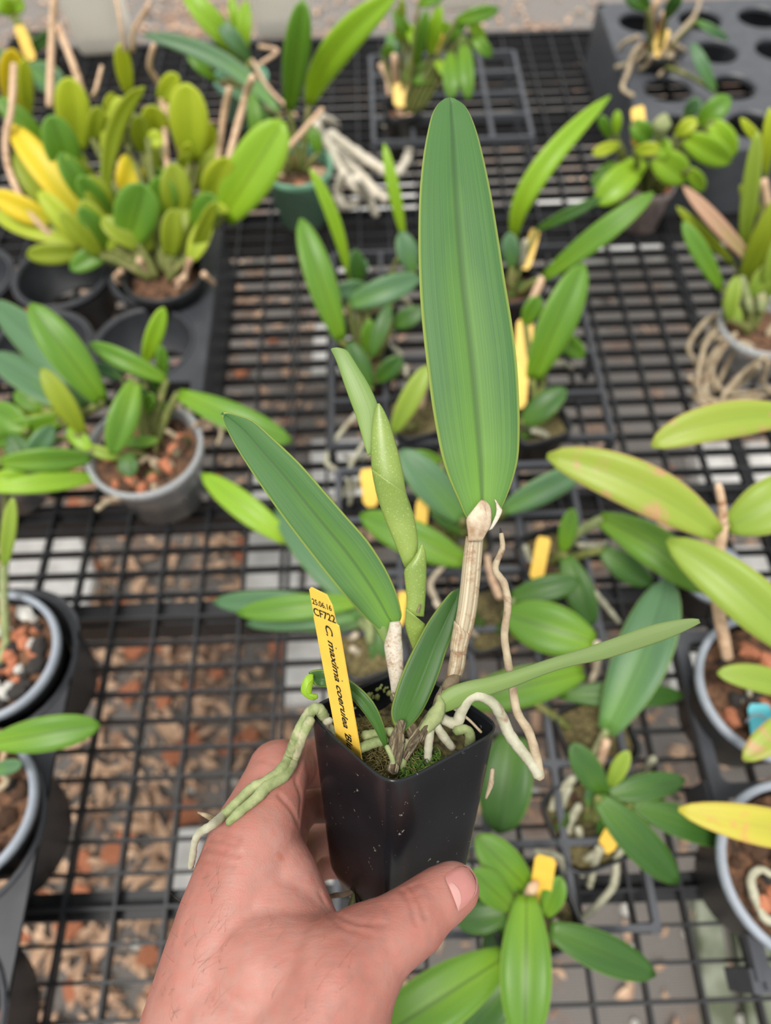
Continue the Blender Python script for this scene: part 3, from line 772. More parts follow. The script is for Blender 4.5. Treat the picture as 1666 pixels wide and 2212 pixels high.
Dp.stem([(1410, 85), (1405, 50), (1420, 0)], 9, M_STEM, .13, .2); Dp.stem([(1425, 80), (1435, 30)], 8, M_STEM, .13, .18)
label_tag('yellow tag tilted among the beige roots at the top right', 1418, 110, 1438, 62, 26, .13)

# broad bright leaves at the right
M_BAG = plain('plastic_bag_clear', (206, 186, 182), 0.3, 0.3, 90, .5, col2=(150, 136, 140))
E_ = Plant('orchid', 'bright broad-leaved plant in a crumpled clear bag right of the tall leaf', (1408, 392), .07, .032, M_BAG, .065, taper=.85, seed=17, chips=8, chipmats=[M_PERL, M_CLAY])
for a in ((1392, 343, 1288, 440, 62, 'bright', .12, .09), (1332, 352, 1280, 402, 36, 'green', .12, .1), (1338, 312, 1280, 332, 26, 'yg', .15, .15), (1317, 296, 1297, 250, 22, 'green', .15, .18),
          (1331, 292, 1334, 238, 20, 'bright', .15, .18), (1368, 265, 1406, 304, 42, 'green', .17, .15), (1372, 326, 1426, 320, 28, 'yg', .15, .16), (1460, 292, 1506, 258, 32, 'yg', .15, .17),
          (1508, 268, 1578, 210, 48, 'green', .15, .18), (1538, 262, 1588, 336, 48, 'bright', .16, .12), (1480, 296, 1578, 352, 54, 'bright', .15, .11), (1413, 338, 1488, 386, 64, 'bright', .14, .1),
          (1490, 366, 1520, 412, 32, 'bright', .12, .08), (1480, 252, 1512, 214, 32, 'blue', .16, .19), (1420, 300, 1440, 340, 40, 'bright', .15, .14)):
    E_.leaf(*a[:6], hb=a[6], ht=a[7], base=.45, peak=.55)
tube('bud', [P(1424, 300, .16), P(1430, 268, .18), P(1436, 250, .19)], [.006, .012, .005], M_STEMG, E_.t)
label_tag('yellow tag standing behind the bright broad leaves at the right', 1382, 276, 1377, 230, 28, .15)
label_tag('small pale yellow bud-like tag beside the bright broad leaves', 1372, 292, 1372, 280, 16, .15)

# right edge, clear cup wrapped in beige roots
F_ = Plant('orchid', 'olive narrow-leaved orchid in a clear cup wrapped in beige roots at the right edge', (1648, 700), .075, .047, M_CLEAR, .07, taper=.8, rimmat=M_CLEAR, seed=18, chips=6, chipmats=[M_ROOTB, M_PERL])
for a in ((1560, 625, 1476, 478, 36, 'green', .1, .17), (1634, 575, 1476, 402, 30, 'pink', .12, .19), (1604, 560, 1637, 284, 34, 'pale', .11, .27), (1585, 570, 1462, 446, 22, 'olive', .1, .17),
          (1604, 610, 1712, 400, 56, 'olive', .1, .22), (1574, 690, 1590, 596, 32, 'pale', .09, .13), (1655, 380, 1664, 232, 24, 'yg', .18, .26), (1620, 640, 1680, 560, 40, 'pale', .1, .14),
          (1660, 330, 1600, 255, 20, 'yg', .2, .24), (1640, 600, 1660, 480, 40, 'green', .1, .17), (1600, 700, 1566, 640, 30, 'pale', .08, .1), (1660, 640, 1690, 500, 40, 'pale', .1, .18), (1640, 460, 1600, 400, 24, 'olive', .15, .19)):
    F_.leaf(*a[:6], hb=a[6], ht=a[7])
F_.stem([(1660, 450), (1650, 390)], 9, M_STEM, .17, .2); F_.stem([(1620, 670), (1602, 600)], 9, M_STEMG, .09, .12); F_.stem([(1645, 670), (1640, 590)], 11, M_STEMG, .09, .12)
for q in ([(1572, 672), (1530, 690), (1500, 725), (1488, 752), (1500, 778), (1512, 800)], [(1575, 690), (1530, 735), (1512, 790), (1510, 840), (1530, 868), (1600, 862), (1690, 848)], [(1590, 720), (1545, 760), (1530, 800), (1525, 850), (1560, 866), (1640, 852)],
          [(1570, 740), (1540, 790), (1548, 830), (1590, 850), (1700, 835)], [(1560, 730), (1520, 740), (1525, 790), (1540, 850)], [(1600, 740), (1570, 790), (1545, 845)], [(1640, 790), (1610, 820), (1570, 855)], [(1660, 780), (1650, 830), (1690, 860)],
          [(1490, 815), (1505, 840), (1500, 858), (1530, 880), (1580, 900)], [(1580, 680), (1545, 700), (1520, 760), (1515, 820)], [(1655, 770), (1600, 810), (1560, 870), (1640, 866)], [(1640, 900), (1670, 880), (1700, 870)]):
    F_.root(q, 6, .075, .008, M_ROOTB)
# old root and pot with pale stalk behind it
tube('root', [P(1602, 320, .08), P(1588, 350, .05), P(1576, 392, .02)], .003, M_ROOTB, F_.t)

# upper right of the tall leaf
G = Plant('orchid', 'long-leaved orchid in a small black pot at the right of the tall held leaf', (1112, 612), .085, .03, M_BLACK, .08, sq=5, seed=19, chips=6, chipmats=[M_MED, M_MOSS, M_STEM])
G.leaf(1112, 512, 1318, 208, 46, 'bright', .12, .25, (-55, 20)); G.leaf(1172, 602, 1412, 416, 48, 'green', .10, .20); G.leaf(1160, 496, 1300, 428, 26, 'deep', .13, .17)
G.leaf(1106, 578, 1100, 502, 38, 'blue', .10, .14); G.stem([(1128, 578), (1135, 520)], 7, M_ROOT, .09, .13); G.stem([(1172, 600), (1150, 650), (1135, 690)], 9, M_STEM, .1, .06)
label_tag('long yellow tag leaning in the black pot just right of the tall held leaf', 1140, 560, 1158, 495, 22, .1)
# right middle
H1 = Plant('orchid', 'orchid with one wide upright leaf and two yellow tags right of the tall held leaf', (1160, 900), .065, .031, M_BLACK, .06, sq=5, seed=20, medium=M_SOIL, chips=6, chipmats=[M_MOSS, M_MED])
H1.leaf(1150, 822, 1262, 570, 78, 'green', .09, .19, roll=.3); H1.leaf(1195, 715, 1262, 772, 42, 'green', .11, .08); H1.leaf(1128, 912, 1222, 838, 52, 'deep', .08, .11); H1.leaf(1140, 918, 1208, 868, 36, 'green', .08, .09)
H1.leaf(1135, 700, 1165, 640, 40, 'green', .12, .15)
for q in ([(1135, 920), (1180, 935), (1232, 950), (1278, 978)], [(1150, 930), (1200, 950), (1222, 975)], [(1180, 790), (1215, 785), (1235, 795)], [(1195, 880), (1210, 900), (1195, 935)]): H1.root(q, 7, .07, .02, M_ROOT)
label_tag('upper of two yellow tags against the right side of the tall leaf', 1130, 758, 1136, 690, 36, .1)
label_tag('lower of two yellow tags against the right side of the tall leaf', 1122, 858, 1128, 776, 32, .08)
# behind, left of the tall leaf
H2 = Plant('orchid', 'cluster of young blue-green orchids behind the green shoot with pale roots', (790, 770), .06, .031, M_BLACK, .055, sq=5, seed=21, medium=M_SOIL, chips=6, chipmats=[M_MOSS, M_CLAY, M_MED])
for a in ((738, 738, 650, 472, 62, 'green', .1, .2), (775, 622, 768, 538, 36, 'deep', .1, .15), (800, 626, 728, 628, 42, 'blue', .1, .11), (752, 658, 908, 598, 56, 'blue', .1, .12),
          (800, 772, 842, 655, 32, 'deep', .09, .13), (800, 842, 756, 738, 46, 'deep', .07, .11), (815, 824, 868, 772, 42, 'deep', .07, .1), (848, 704, 914, 668, 42, 'deep', .09, .11), (790, 760, 800, 690, 30, 'green', .08, .12)):
    H2.leaf(*a[:6], hb=a[6], ht=a[7])
H3 = Plant('orchid', 'orchid with two slender upright leaves behind the young blue-green cluster', (800, 640), .06, .03, M_BLACK, .055, sq=5, seed=22, medium=M_SOIL)
H3.leaf(755, 600, 670, 365, 28, 'bright', .1, .22, (8, -10)); H3.leaf(874, 520, 830, 310, 26, 'bright', .12, .22); H3.leaf(895, 590, 868, 500, 46, 'blue', .1, .14); H3.leaf(770, 615, 790, 560, 26, 'blue', .1, .13)
H4 = Plant('orchid', 'orchid with one yellow-green leaf peeping between the shoot and the tall leaf', (905, 890), .06, .031, M_BLACK, .055, sq=5, seed=23, medium=M_SOIL)
H4.leaf(848, 935, 925, 790, 46, 'pale', .08, .14); H4.stem([(905, 880), (915, 830)], 12, M_STEM, .07, .09); H4.stem([(880, 900), (898, 850)], 9, M_STEM, .07, .09)
for q in ([(865, 640), (885, 660), (880, 690)], [(815, 738), (850, 752), (875, 785), (878, 812)], [(770, 682), (785, 700), (803, 724)], [(842, 690), (835, 712), (850, 720)]): H2.root(q, 7, .065, .03, M_ROOT)
for q in ([(775, 890), (740, 930), (718, 962), (705, 998), (730, 1020), (740, 1060), (715, 1085)], [(855, 958), (810, 975), (770, 992), (745, 985)], [(800, 940), (760, 1000), (752, 1050), (728, 1085)], [(780, 1030), (762, 1060), (755, 1090)]): H4.root(q, 6, .06, .012, M_ROOT)
label_tag('orange-yellow tag half hidden behind the green shoot', 786, 812, 772, 784, 22, .07)
# directly behind the held plant
S1 = Plant('orchid', 'orchid with wide blue-green leaves behind the stem of the tall held leaf', (985, 1150), .055, .031, M_BLACK, .05, sq=5, seed=24, medium=M_SOIL)
for a in ((1000, 1122, 866, 972, 78, 'blue', .09, .14), (1085, 1104, 1268, 1010, 58, 'blue', .08, .11), (1004, 1214, 778, 1112, 78, 'green', .07, .08), (955, 995, 885, 978, 26, 'green', .1, .12), (1000, 1150, 930, 1080, 46, 'deep', .07, .1), (960, 1090, 930, 1010, 50, 'deep', .07, .11), (1240, 1040, 1345, 985, 36, 'blue', .08, .11)):
    S1.leaf(*a[:6], hb=a[6], ht=a[7])
for q in ([(960, 1220), (930, 1260), (945, 1300), (960, 1320)], [(1010, 1240), (1030, 1290), (1055, 1340)], [(940, 1300), (985, 1350), (1030, 1370)], [(1000, 1350), (1040, 1380), (1064, 1390)]): S1.root(q, 7, .06, .02, M_ROOTF)
S2 = Plant('orchid', 'orchid with dark leaves on mossy mix right of the dry held stem', (1060, 1330), .055, .031, M_BLACK, .05, sq=5, seed=25, medium=M_SOIL, chips=8, chipmats=[M_MOSS, M_SOIL])
for a in ((1105, 1290, 1252, 1254, 56, 'deep', .07, .09), (1284, 1388, 1090, 1326, 108, 'green', .08, .07), (1262, 1452, 990, 1516, 84, 'green', .07, .06), (1210, 1500, 1478, 1502, 54, 'deep', .06, .06)):
    S2.leaf(*a[:6], hb=a[6], ht=a[7], roll=0, stem=False)
S2.stem([(1090, 1330), (1110, 1295)], 7, M_STEMG, .05, .07); S2.root([(1290, 1388), (1290, 1440), (1270, 1490)], 9, .08, .03, M_ROOTF); S2.root([(1080, 1290), (1060, 1240), (1052, 1200)], 9, .06, .05, M_STEM)
label_tag('yellow tag seen between the green shoot and the left held leaf', 800, 1070, 794, 1012, 34, .07)
label_tag('upright yellow tag left of the papery leaf base of the tall leaf', 908, 1138, 914, 1078, 27, .07)
label_tag('pale yellow tag just left of the lower green shoot', 866, 1325, 872, 1278, 20, .07)
S3 = Plant('orchid', 'young orchid with a yellow tag in a lattice cell right of the hanging dry root', (1190, 1200), .06, .029, M_BLACK, .055, sq=5, seed=26, medium=M_SOIL, chips=8, chipmats=[M_MOSS, M_SOIL, M_MED])
for a in ((1216, 1192, 1238, 1098, 38, 'green', .08, .12), (1222, 1200, 1280, 1352, 62, 'deep', .08, .05), (1300, 1188, 1408, 1264, 58, 'deep', .09, .07)): S3.leaf(*a[:6], hb=a[6], ht=a[7], roll=0)
S3.leaf(1296, 1120, 1526, 1280, 86, 'green', .13, .13, (8, -16), roll=0, stem=False); S3.stem([(1225, 1180), (1250, 1150), (1298, 1122)], 11, M_STEMG, .07, .13)
for q in ([(1250, 1178), (1290, 1180), (1310, 1172)], [(1135, 1180), (1150, 1220), (1180, 1245), (1240, 1248)], [(1285, 1280), (1310, 1310), (1338, 1345)]): S3.root(q, 7, .065, .03, M_ROOT)
label_tag('yellow tag tilted in the mossy pot right of the hanging dry root', 1162, 1232, 1176, 1160, 30, .065)
S4 = Plant('orchid', 'orchid with one very large grey-green leaf behind the long pale held leaf', (1292, 1585), .05, .03, M_BLACK, .045, sq=5, seed=27, medium=M_SOIL)
S4.leaf(1310, 1580, 1442, 1250, 112, 'blue', .08, .12, (14, -8), roll=-.2, stem=False, base=.35); S4.stem([(1280, 1640), (1296, 1605), (1310, 1580)], 9, M_STEMG, .05, .08)
S4.leaf(1108, 1590, 1076, 1800, 112, 'deep', .09, .06, roll=.1, stem=False, base=.5)
S4.leaf(1125, 1500, 1180, 1440, 50, 'deep', .06, .07)
# lower right
Pp = Plant('orchid', 'small dark-leaved orchid with roots sprawling from its black pot at lower right', (1278, 1775), .05, .033, M_BLACK, .045, sq=5, seed=28, medium=M_SOIL, chips=10, chipmats=[M_MOSS, M_MED, M_SOIL])
for a in ((1308, 1722, 1236, 1606, 58, 'deep', .09, .12), (1316, 1700, 1358, 1622, 36, 'pale', .09, .12), (1310, 1718, 1480, 1684, 56, 'deep', .09, .09), (1362, 1738, 1614, 1822, 68, 'deep', .09, .06), (1293, 1724, 1466, 1908, 78, 'deep', .10, .06), (1306, 1755, 1300, 1815, 26, 'deep', .06, .04), (1270, 1740, 1290, 1690, 30, 'blue', .06, .08)):
    Pp.leaf(*a[:6], hb=a[6], ht=a[7], roll=0)
for q in ([(1240, 1680), (1201, 1723), (1193, 1769), (1222, 1795), (1231, 1816)], [(1252, 1740), (1231, 1778), (1235, 1816), (1295, 1829), (1330, 1825)], [(1355, 1820), (1333, 1854), (1329, 1897), (1320, 1922), (1282, 1964), (1240, 1994)],
          [(1295, 1830), (1282, 1880), (1274, 1914)], [(1413, 1638), (1388, 1664), (1341, 1690)], [(1439, 1697), (1450, 1710), (1462, 1725)], [(1230, 1700), (1212, 1750), (1215, 1790), (1240, 1822)], [(1250, 1790), (1260, 1820), (1300, 1840)], [(1300, 1835), (1262, 1860), (1258, 1890)], [(1330, 1700), (1310, 1720), (1290, 1730)]):
    Pp.root(q, 9, .055, .02, M_ROOT)
Pp.stem([(1310, 1600), (1300, 1640), (1290, 1668)], 10, M_STEM, .08, .05)
label_tag('flat yellow tag under the leaves of the lower right orchid', 1318, 1812, 1328, 1792, 36, .055)
# bottom
Q = Plant('orchid', 'bottom orchid with wide bright leaves drooping under the thumb', (1150, 1965), .075, .031, M_BLACK, .06, sq=5, seed=29, medium=M_SOIL)
for a in ((1146, 1925, 1030, 1806, 78, 'green', .10, .12), (1108, 1962, 1020, 1880, 64, 'green', .10, .12), (1095, 1975, 985, 1990, 62, 'deep', .10, .09), (1138, 1935, 1134, 2262, 108, 'green', .12, .11), (1090, 2068, 790, 2262, 118, 'green', .10, .09), (1188, 2008, 1416, 2106, 78, 'deep', .09, .06), (1178, 1978, 1212, 1894, 50, 'green', .1, .12), (1085, 1990, 1060, 2090, 60, 'deep', .07, .05), (1100, 2120, 1010, 2230, 90, 'deep', .06, .04)):
    Q.leaf(*a[:6], hb=a[6], ht=a[7], roll=0, base=.4, stem=False)
for q in ([(1159, 1841), (1210, 1854), (1218, 1897), (1227, 1960), (1240, 1981)], [(1200, 1990), (1215, 2005), (1222, 2020)], [(1130, 1875), (1110, 1868), (1090, 1880)]): Q.root(q, 8, .07, .02, M_ROOT)
tube('husk', [P(1138, 1935, .105), P(1150, 1918, .12), P(1160, 1905, .12)], [.003, .004, .002], M_STEM, Q.t)
label_tag('square-topped yellow tag above the bottom orchid beside the thumb', 1168, 1925, 1180, 1850, 44, .11, .14)
# left of the yellow tag
Rr = Plant('orchid', 'orchid with horizontal leaves behind the printed yellow tag', (800, 1385), .06, .031, M_BLACK, .055, sq=5, seed=30, medium=M_SOIL)
for a in ((775, 1300, 512, 1324, 54, 'green', .09, .08), (715, 1306, 461, 1300, 54, 'blue', .08, .06), (775, 1332, 532, 1348, 42, 'blue', .07, .05), (790, 1345, 640, 1356, 30, 'deep', .06, .04), (622, 1168, 436, 1024, 58, 'bright', .08, .1), (800, 1330, 596, 1098, 78, 'blue', .07, .09), (808, 1350, 828, 1470, 40, 'deep', .06, .03)):
    Rr.leaf(*a[:6], hb=a[6], ht=a[7], roll=0, stem=False, base=.4)
Rr.stem([(800, 1385), (795, 1330), (770, 1300)], 10, M_STEMG, .06, .09); Rr.stem([(800, 1370), (720, 1260), (618, 1165)], 7, M_STEMG, .06, .085)
for q in ([(760, 1400), (790, 1420), (806, 1440)], [(770, 1370), (750, 1390), (760, 1420)]): Rr.root(q, 8, .06, .02, M_ROOTF)

# left middle: clear pot
I_ = Plant('orchid', 'glossy green orchid in a clear plastic pot with terracotta chips at the left', (312, 968), .095, .0565, M_CLEAR, .085, taper=.76, rimmat=M_CLEAR, seed=31, fill=.93, chips=44, chipmats=[M_CLAY, M_CLAY, M_MED, M_ROOTB, M_HUSK, M_MOSS])
for a in ((313, 785, 354, 664, 38, 'bright', .14, .2), (360, 822, 192, 742, 42, 'green', .14, .17), (292, 822, 242, 982, 62, 'green', .16, .12), (384, 849, 630, 954, 60, 'green', .13, .11), (355, 816, 347, 746, 26, 'green', .13, .17), (262, 815, 200, 788, 30, 'blue', .13, .14),
          (195, 972, 146, 924, 36, 'bright', .11, .12), (254, 990, 188, 966, 26, 'pale', .1, .11), (273, 980, 278, 1030, 42, 'deep', .11, .10), (341, 950, 270, 958, 26, 'green', .1, .1), (370, 878, 300, 876, 24, 'green', .11, .11), (330, 880, 290, 840, 36, 'deep', .11, .14), (345, 850, 330, 790, 30, 'deep', .11, .14), (300, 900, 330, 850, 30, 'green', .11, .14)):
    I_.leaf(*a[:6], hb=a[6], ht=a[7])
for q in ([(380, 880), (400, 870), (410, 890)], [(420, 920), (455, 905), (478, 930), (470, 960)], [(330, 1000), (345, 1020)], [(300, 1000), (322, 990), (340, 1010)], [(210, 1100), (240, 1080), (275, 1075)], [(360, 930), (380, 945), (375, 970)]): I_.root(q, 6, .1, .085, M_ROOTB)
J = Plant('orchid', 'large-leaved orchid at the left edge spreading broad leaves over the socket tray', (-30, 965), .09, .05, M_CLEAR, .08, taper=.76, rimmat=M_GREYRIM, seed=32, chips=10)
for a in ((225, 872, -20, 650, 78, 'blue', .13, .16), (222, 869, 66, 656, 78, 'green', .14, .22), (180, 885, -20, 762, 72, 'blue', .12, .14), (180, 938, 90, 796, 46, 'olive', .12, .18), (140, 906, 42, 876, 42, 'olive', .11, .12), (132, 905, -20, 960, 56, 'green', .12, .1), (0, 1000, 200, 990, 52, 'green', .12, .1),
          (-20, 1055, 212, 1030, 42, 'bright', .11, .08), (-10, 1030, 65, 1040, 46, 'bright', .11, .1), (8, 1228, 28, 1075, 30, 'pale', .14, .2), (100, 880, 30, 850, 46, 'green', .12, .13), (60, 930, -20, 880, 60, 'green', .12, .13), (60, 1000, 115, 920, 46, 'blue', .11, .13), (60, 1010, 20, 940, 50, 'deep', .11, .13)):
    J.leaf(*a[:6], hb=a[6], ht=a[7])
# left edge: grey-rimmed pots in the tray
K = Plant('orchid', 'grey-rimmed pot of terracotta and white chips at the left edge with a pale cane', (-22, 1415), .115, .054, M_BLACK, .105, rimmat=M_GREYRIM, seed=33, fill=.9, chips=70, chipmats=[M_CLAY, M_CLAY, M_PERL, M_PERL, M_CHAR, M_CHAR])
K.stem([(12, 1378), (8, 1300), (8, 1225)], 9, M_STEMG, .115, .15); K.stem([(0, 1430), (14, 1380)], 8, M_STEMG, .11, .115)
Lp = Plant('orchid', 'grey-rimmed pot at the left edge with one glossy leaf pointing right', (-85, 1745), .115, .053, M_BLACK, .105, rimmat=M_GREYRIM, seed=34, fill=.9, chips=40, chipmats=[M_CLAY, M_MED, M_CHAR])
Lp.leaf(-20, 1606, 216, 1566, 74, 'green', .15, .15, roll=.15); Lp.leaf(-20, 1668, 48, 1648, 32, 'blue', .13, .14); Lp.stem([(0, 1665), (13, 1615)], 7, M_STEM, .12, .14)
Lp.root([(-10, 1710), (14, 1690), (5, 1675)], 8, .12, .12, M_ROOTB)
# right edge: grey-rimmed pots
Mp = Plant('orchid', 'yellow-green orchid with brown leaf scars in a grey-rimmed pot at the right', (1672, 1482), .105, .0585, M_BLACK, .1, rimmat=M_GREYRIM, seed=35, fill=.86, chips=60, chipmats=[M_CLAY, M_CLAY, M_MED, M_CHAR, M_MED])
for a in ((1740, 900, 1408, 964, 80, 'worn', .27, .26, (-20, -22)), (1552, 1156, 1182, 984, 104, 'worn', .22, .24, (10, -22)), (1572, 1136, 1760, 1020, 112, 'pale', .22, .25, (10, 8)), (1740, 1420, 1442, 1166, 108, 'pale', .19, .21, (14, -10)),
          (1740, 1500, 1550, 1454, 58, 'pale', .15, .16, (0, -10)), (1760, 1540, 1606, 1642, 64, 'worn', .16, .15, (0, -8))):
    Mp.leaf(*a[:6], hb=a[6], ht=a[7], mid=a[8], stem=False, roll=0, base=.34, peak=.45)
Mp.stem([(1572, 1420), (1545, 1260), (1562, 1130)], 13, M_STEM, .12, .22, r1=14); Mp.stem([(1562, 1132), (1560, 1090), (1552, 1048)], 11, M_STEM, .22, .25, r1=8)
Mp.stem([(1600, 1440), (1620, 1500), (1590, 1520)], 6, M_ROOT, .1, .095)
w_ = tube('tag_wire', [P(1612, 1560, .11), P(1625, 1545, .118), P(1645, 1545, .118), P(1655, 1556, .115)], .0009, M_GREYRIM)
w_['label'] = 'thin wire loop holding the cyan tag in the right grey-rimmed pot'; w_['category'] = 'wire'
cy = label_tag('cyan plastic tag in the grey-rimmed pot at the right edge', 1650, 1600, 1640, 1520, 46, .105, .115, M_CYAN)
Np = Plant('orchid', 'lower right grey-rimmed pot with one yellowing leaf and a bent pale root', (1742, 1880), .105, .0585, M_BLACK, .1, rimmat=M_GREYRIM, seed=36, fill=.88, chips=60, chipmats=[M_CLAY, M_MED, M_MED, M_CHAR])
Np.leaf(1740, 1800, 1466, 1748, 80, 'dull', .15, .16, (30, 8), stem=False, roll=0, peak=.4, base=.5)
Np.root([(1680, 1990), (1650, 1980), (1622, 1905), (1642, 1878), (1668, 1890)], 10, .1, .1, M_ROOT)
t = thing('empty_pot', 'empty dark pot with a grey rim behind the scarred yellow-green orchid', 'pot', tuple(P(1545, 1240, .0)))
c = P(1545, 1240, .06); v, f = revolve([(0, -.06), (.024, -.06), (.029, 0), (.032, .001), (.032, -.004), (.030, -.006), (.028, -.004), (.023, -.058), (0, -.058)], c, 40)
link('pot', mesh_of('pot', v, f), M_TRAYD, t); v, f = revolve([(.0275, .0), (.029, .003), (.0325, .002), (.0325, -.004), (.0275, 0)], c, 40); link('rim', mesh_of('rim', v, f), M_GREYRIM, t)

# ------------------------------------------------------------------ the hand
from mathutils.bvhtree import BVHTree
def hand_mesh(chains, extra=()):
    bm = bmesh.new()
    for ch in chains:
        P3 = [D(x, y, d) for x, y, d, r in ch]; RR = [r * d / FPX for x, y, d, r in ch]
        for a in range(len(ch) - 1):
            n = max(2, int((P3[a + 1] - P3[a]).length / .0035))
            for k in range(n + 1):
                u = k / n
                m = Matrix.Translation(P3[a].lerp(P3[a + 1], u)) @ Matrix.Scale(RR[a] + (RR[a + 1] - RR[a]) * u, 4)
                bmesh.ops.create_icosphere(bm, subdivisions=3, radius=1.0, matrix=m)
    me = bpy.data.meshes.new('hand_raw'); bm.to_mesh(me); bm.free()
    o = bpy.data.objects.new('hand_raw', me); COL.objects.link(o)
    r = o.modifiers.new('r', 'REMESH'); r.mode = 'VOXEL'; r.voxel_size = .0009; r.use_smooth_shade = True
    s = o.modifiers.new('s', 'SMOOTH'); s.factor = .5; s.iterations = 16
    dg = bpy.context.evaluated_depsgraph_get()
    out = bpy.data.meshes.new_from_object(o.evaluated_get(dg)); out.name = 'hand'
    bpy.data.objects.remove(o); bpy.data.meshes.remove(me)
    out.polygons.foreach_set('use_smooth', [True] * len(out.polygons))
    return out
HAND = [
    # back of the hand along the index metacarpal, then index finger over and behind the pot
    [(395, 2420, .255, 150), (432, 2270, .256, 146), (468, 2120, .258, 131), (496, 1990, .264, 116), (528, 1890, .270, 106), (548, 1815, .275, 97)],
    [(548, 1815, .275, 97), (582, 1728, .286, 78), (594, 1690, .290, 70), (602, 1664, .294, 66), (640, 1650, .306, 53), (700, 1648, .320, 50), (790, 1668, .324, 48), (860, 1690, .326, 42)],
    # thumb
    [(700, 2420, .232, 190), (672, 2262, .238, 158), (730, 2120, .242, 130), (800, 2048, .247, 92), (850, 2016, .250, 80), (892, 1988, .254, 75), (925, 1958, .258, 66), (955, 1936, .260, 63), (978, 1920, .262, 57)],
    # web between thumb and index
    [(500, 2050, .262, 120), (600, 2090, .252, 130), (700, 2130, .245, 125)],
    [(520, 2200, .252, 150), (620, 2260, .245, 165)],
    [(540, 1930, .269, 100), (600, 1990, .262, 95), (672, 2070, .254, 88), (740, 2100, .249, 92)],
    [(566, 1840, .276, 86), (615, 1900, .271, 76), (652, 1962, .266, 66), (690, 2030, .259, 58), (742, 2050, .254, 60)],
    [(470, 2420, .242, 170), (560, 2330, .244, 190), (660, 2420, .238, 190)],
    # forearm, running on below the picture
    [(548, 2360, .246, 205), (500, 2800, .262, 225), (440, 3500, .300, 255)],
    # the other three fingers, deeper, closing on the pot
    [(470, 2240, .275, 140), (552, 1990, .288, 95), (585, 1850, .298, 74), (622, 1768, .314, 50), (664, 1738, .325, 40), (720, 1738, .334, 38), (810, 1750, .337, 36)],
    [(480, 2240, .285, 130), (570, 2000, .300, 85), (600, 1900, .315, 66), (646, 1836, .334, 46), (684, 1812, .343, 37), (730, 1812, .350, 35), (800, 1822, .352, 34)],
    [(490, 2240, .295, 120), (585, 2010, .312, 72), (630, 1930, .330, 54), (668, 1884, .350, 36), (700, 1868, .358, 30), (760, 1868, .362, 28)],
]
hme = hand_mesh(HAND)
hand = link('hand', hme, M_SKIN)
hand['label'] = 'sunburnt left hand and wrist gripping the black pot of the held orchid'; hand['category'] = 'hand'
from mathutils import noise as mnoise
for v_, n_ in zip(hme.vertices, [q.vector.copy() for q in hme.vertex_normals]):
    p_ = v_.co
    v_.co = p_ + n_ * (mnoise.noise(p_ * 90) * .0004 + mnoise.noise(Vector((p_.x * 160, p_.y * 520, p_.z * 520))) * .00008)
# creases of the knuckles, the thumb joint and the web
from mathutils.kdtree import KDTree
bv0 = BVHTree.FromPolygons([v_.co for v_ in hme.vertices], [p_.vertices[:] for p_ in hme.polygons])
kd = KDTree(len(hme.vertices))
for i, v_ in enumerate(hme.vertices): kd.insert(v_.co, i)
kd.balance(); push = {}
for pts, dep in (([(870, 1922), (886, 1948), (900, 1992)], .5), ([(888, 1915), (906, 1945), (920, 1980)], .5), ([(898, 1910), (894, 1932), (886, 1950)], .35), ([(910, 1930), (915, 1955), (912, 1975)], .3),
                 ([(452, 1812), (480, 1815), (508, 1826)], .4), ([(444, 1832), (480, 1838), (516, 1846)], .45), ([(466, 1795), (492, 1800), (518, 1810)], .35), ([(436, 1856), (470, 1862), (505, 1868)], .35), ([(490, 1780), (488, 1820), (494, 1850)], .25),
                 ([(604, 1718), (630, 1748), (646, 1782)], .55), ([(640, 1690), (650, 1720), (648, 1760)], .4), ([(692, 1930), (716, 1968), (770, 1992), (830, 1996)], .4), ([(700, 1960), (740, 2000), (800, 2018)], .3),
                 ([(660, 1600), (652, 1640), (640, 1680)], .4), ([(560, 1640), (590, 1650), (612, 1672)], .2)):
    for q in catmull([Vector((x, y, 0)) for x, y in pts], 40):
        h_ = bv0.ray_cast(CL, ray(q.x, q.y).normalized())[0]
        if h_ is None: continue
        for co, i, d_ in kd.find_range(h_, .0015): push[i] = max(push.get(i, 0), dep * .001 * (1 - (d_ / .0015) ** 2))
nn_ = [q.vector.copy() for q in hme.vertex_normals]
for i, a in push.items(): hme.vertices[i].co -= nn_[i] * a
hme.update()
bvh_h = BVHTree.FromPolygons([v_.co for v_ in hme.vertices], [p_.vertices[:] for p_ in hme.polygons])
def hit(px, py, bvh=None):
    r = ray(px, py).normalized(); q = (bvh or bvh_h).ray_cast(CL, r)
    return q[0], q[1]
def on_hand(px, py, lift, dflt):
    q, n_ = hit(px, py)
    return q - ray(px, py).normalized() * lift if q is not None else D(px, py, dflt)
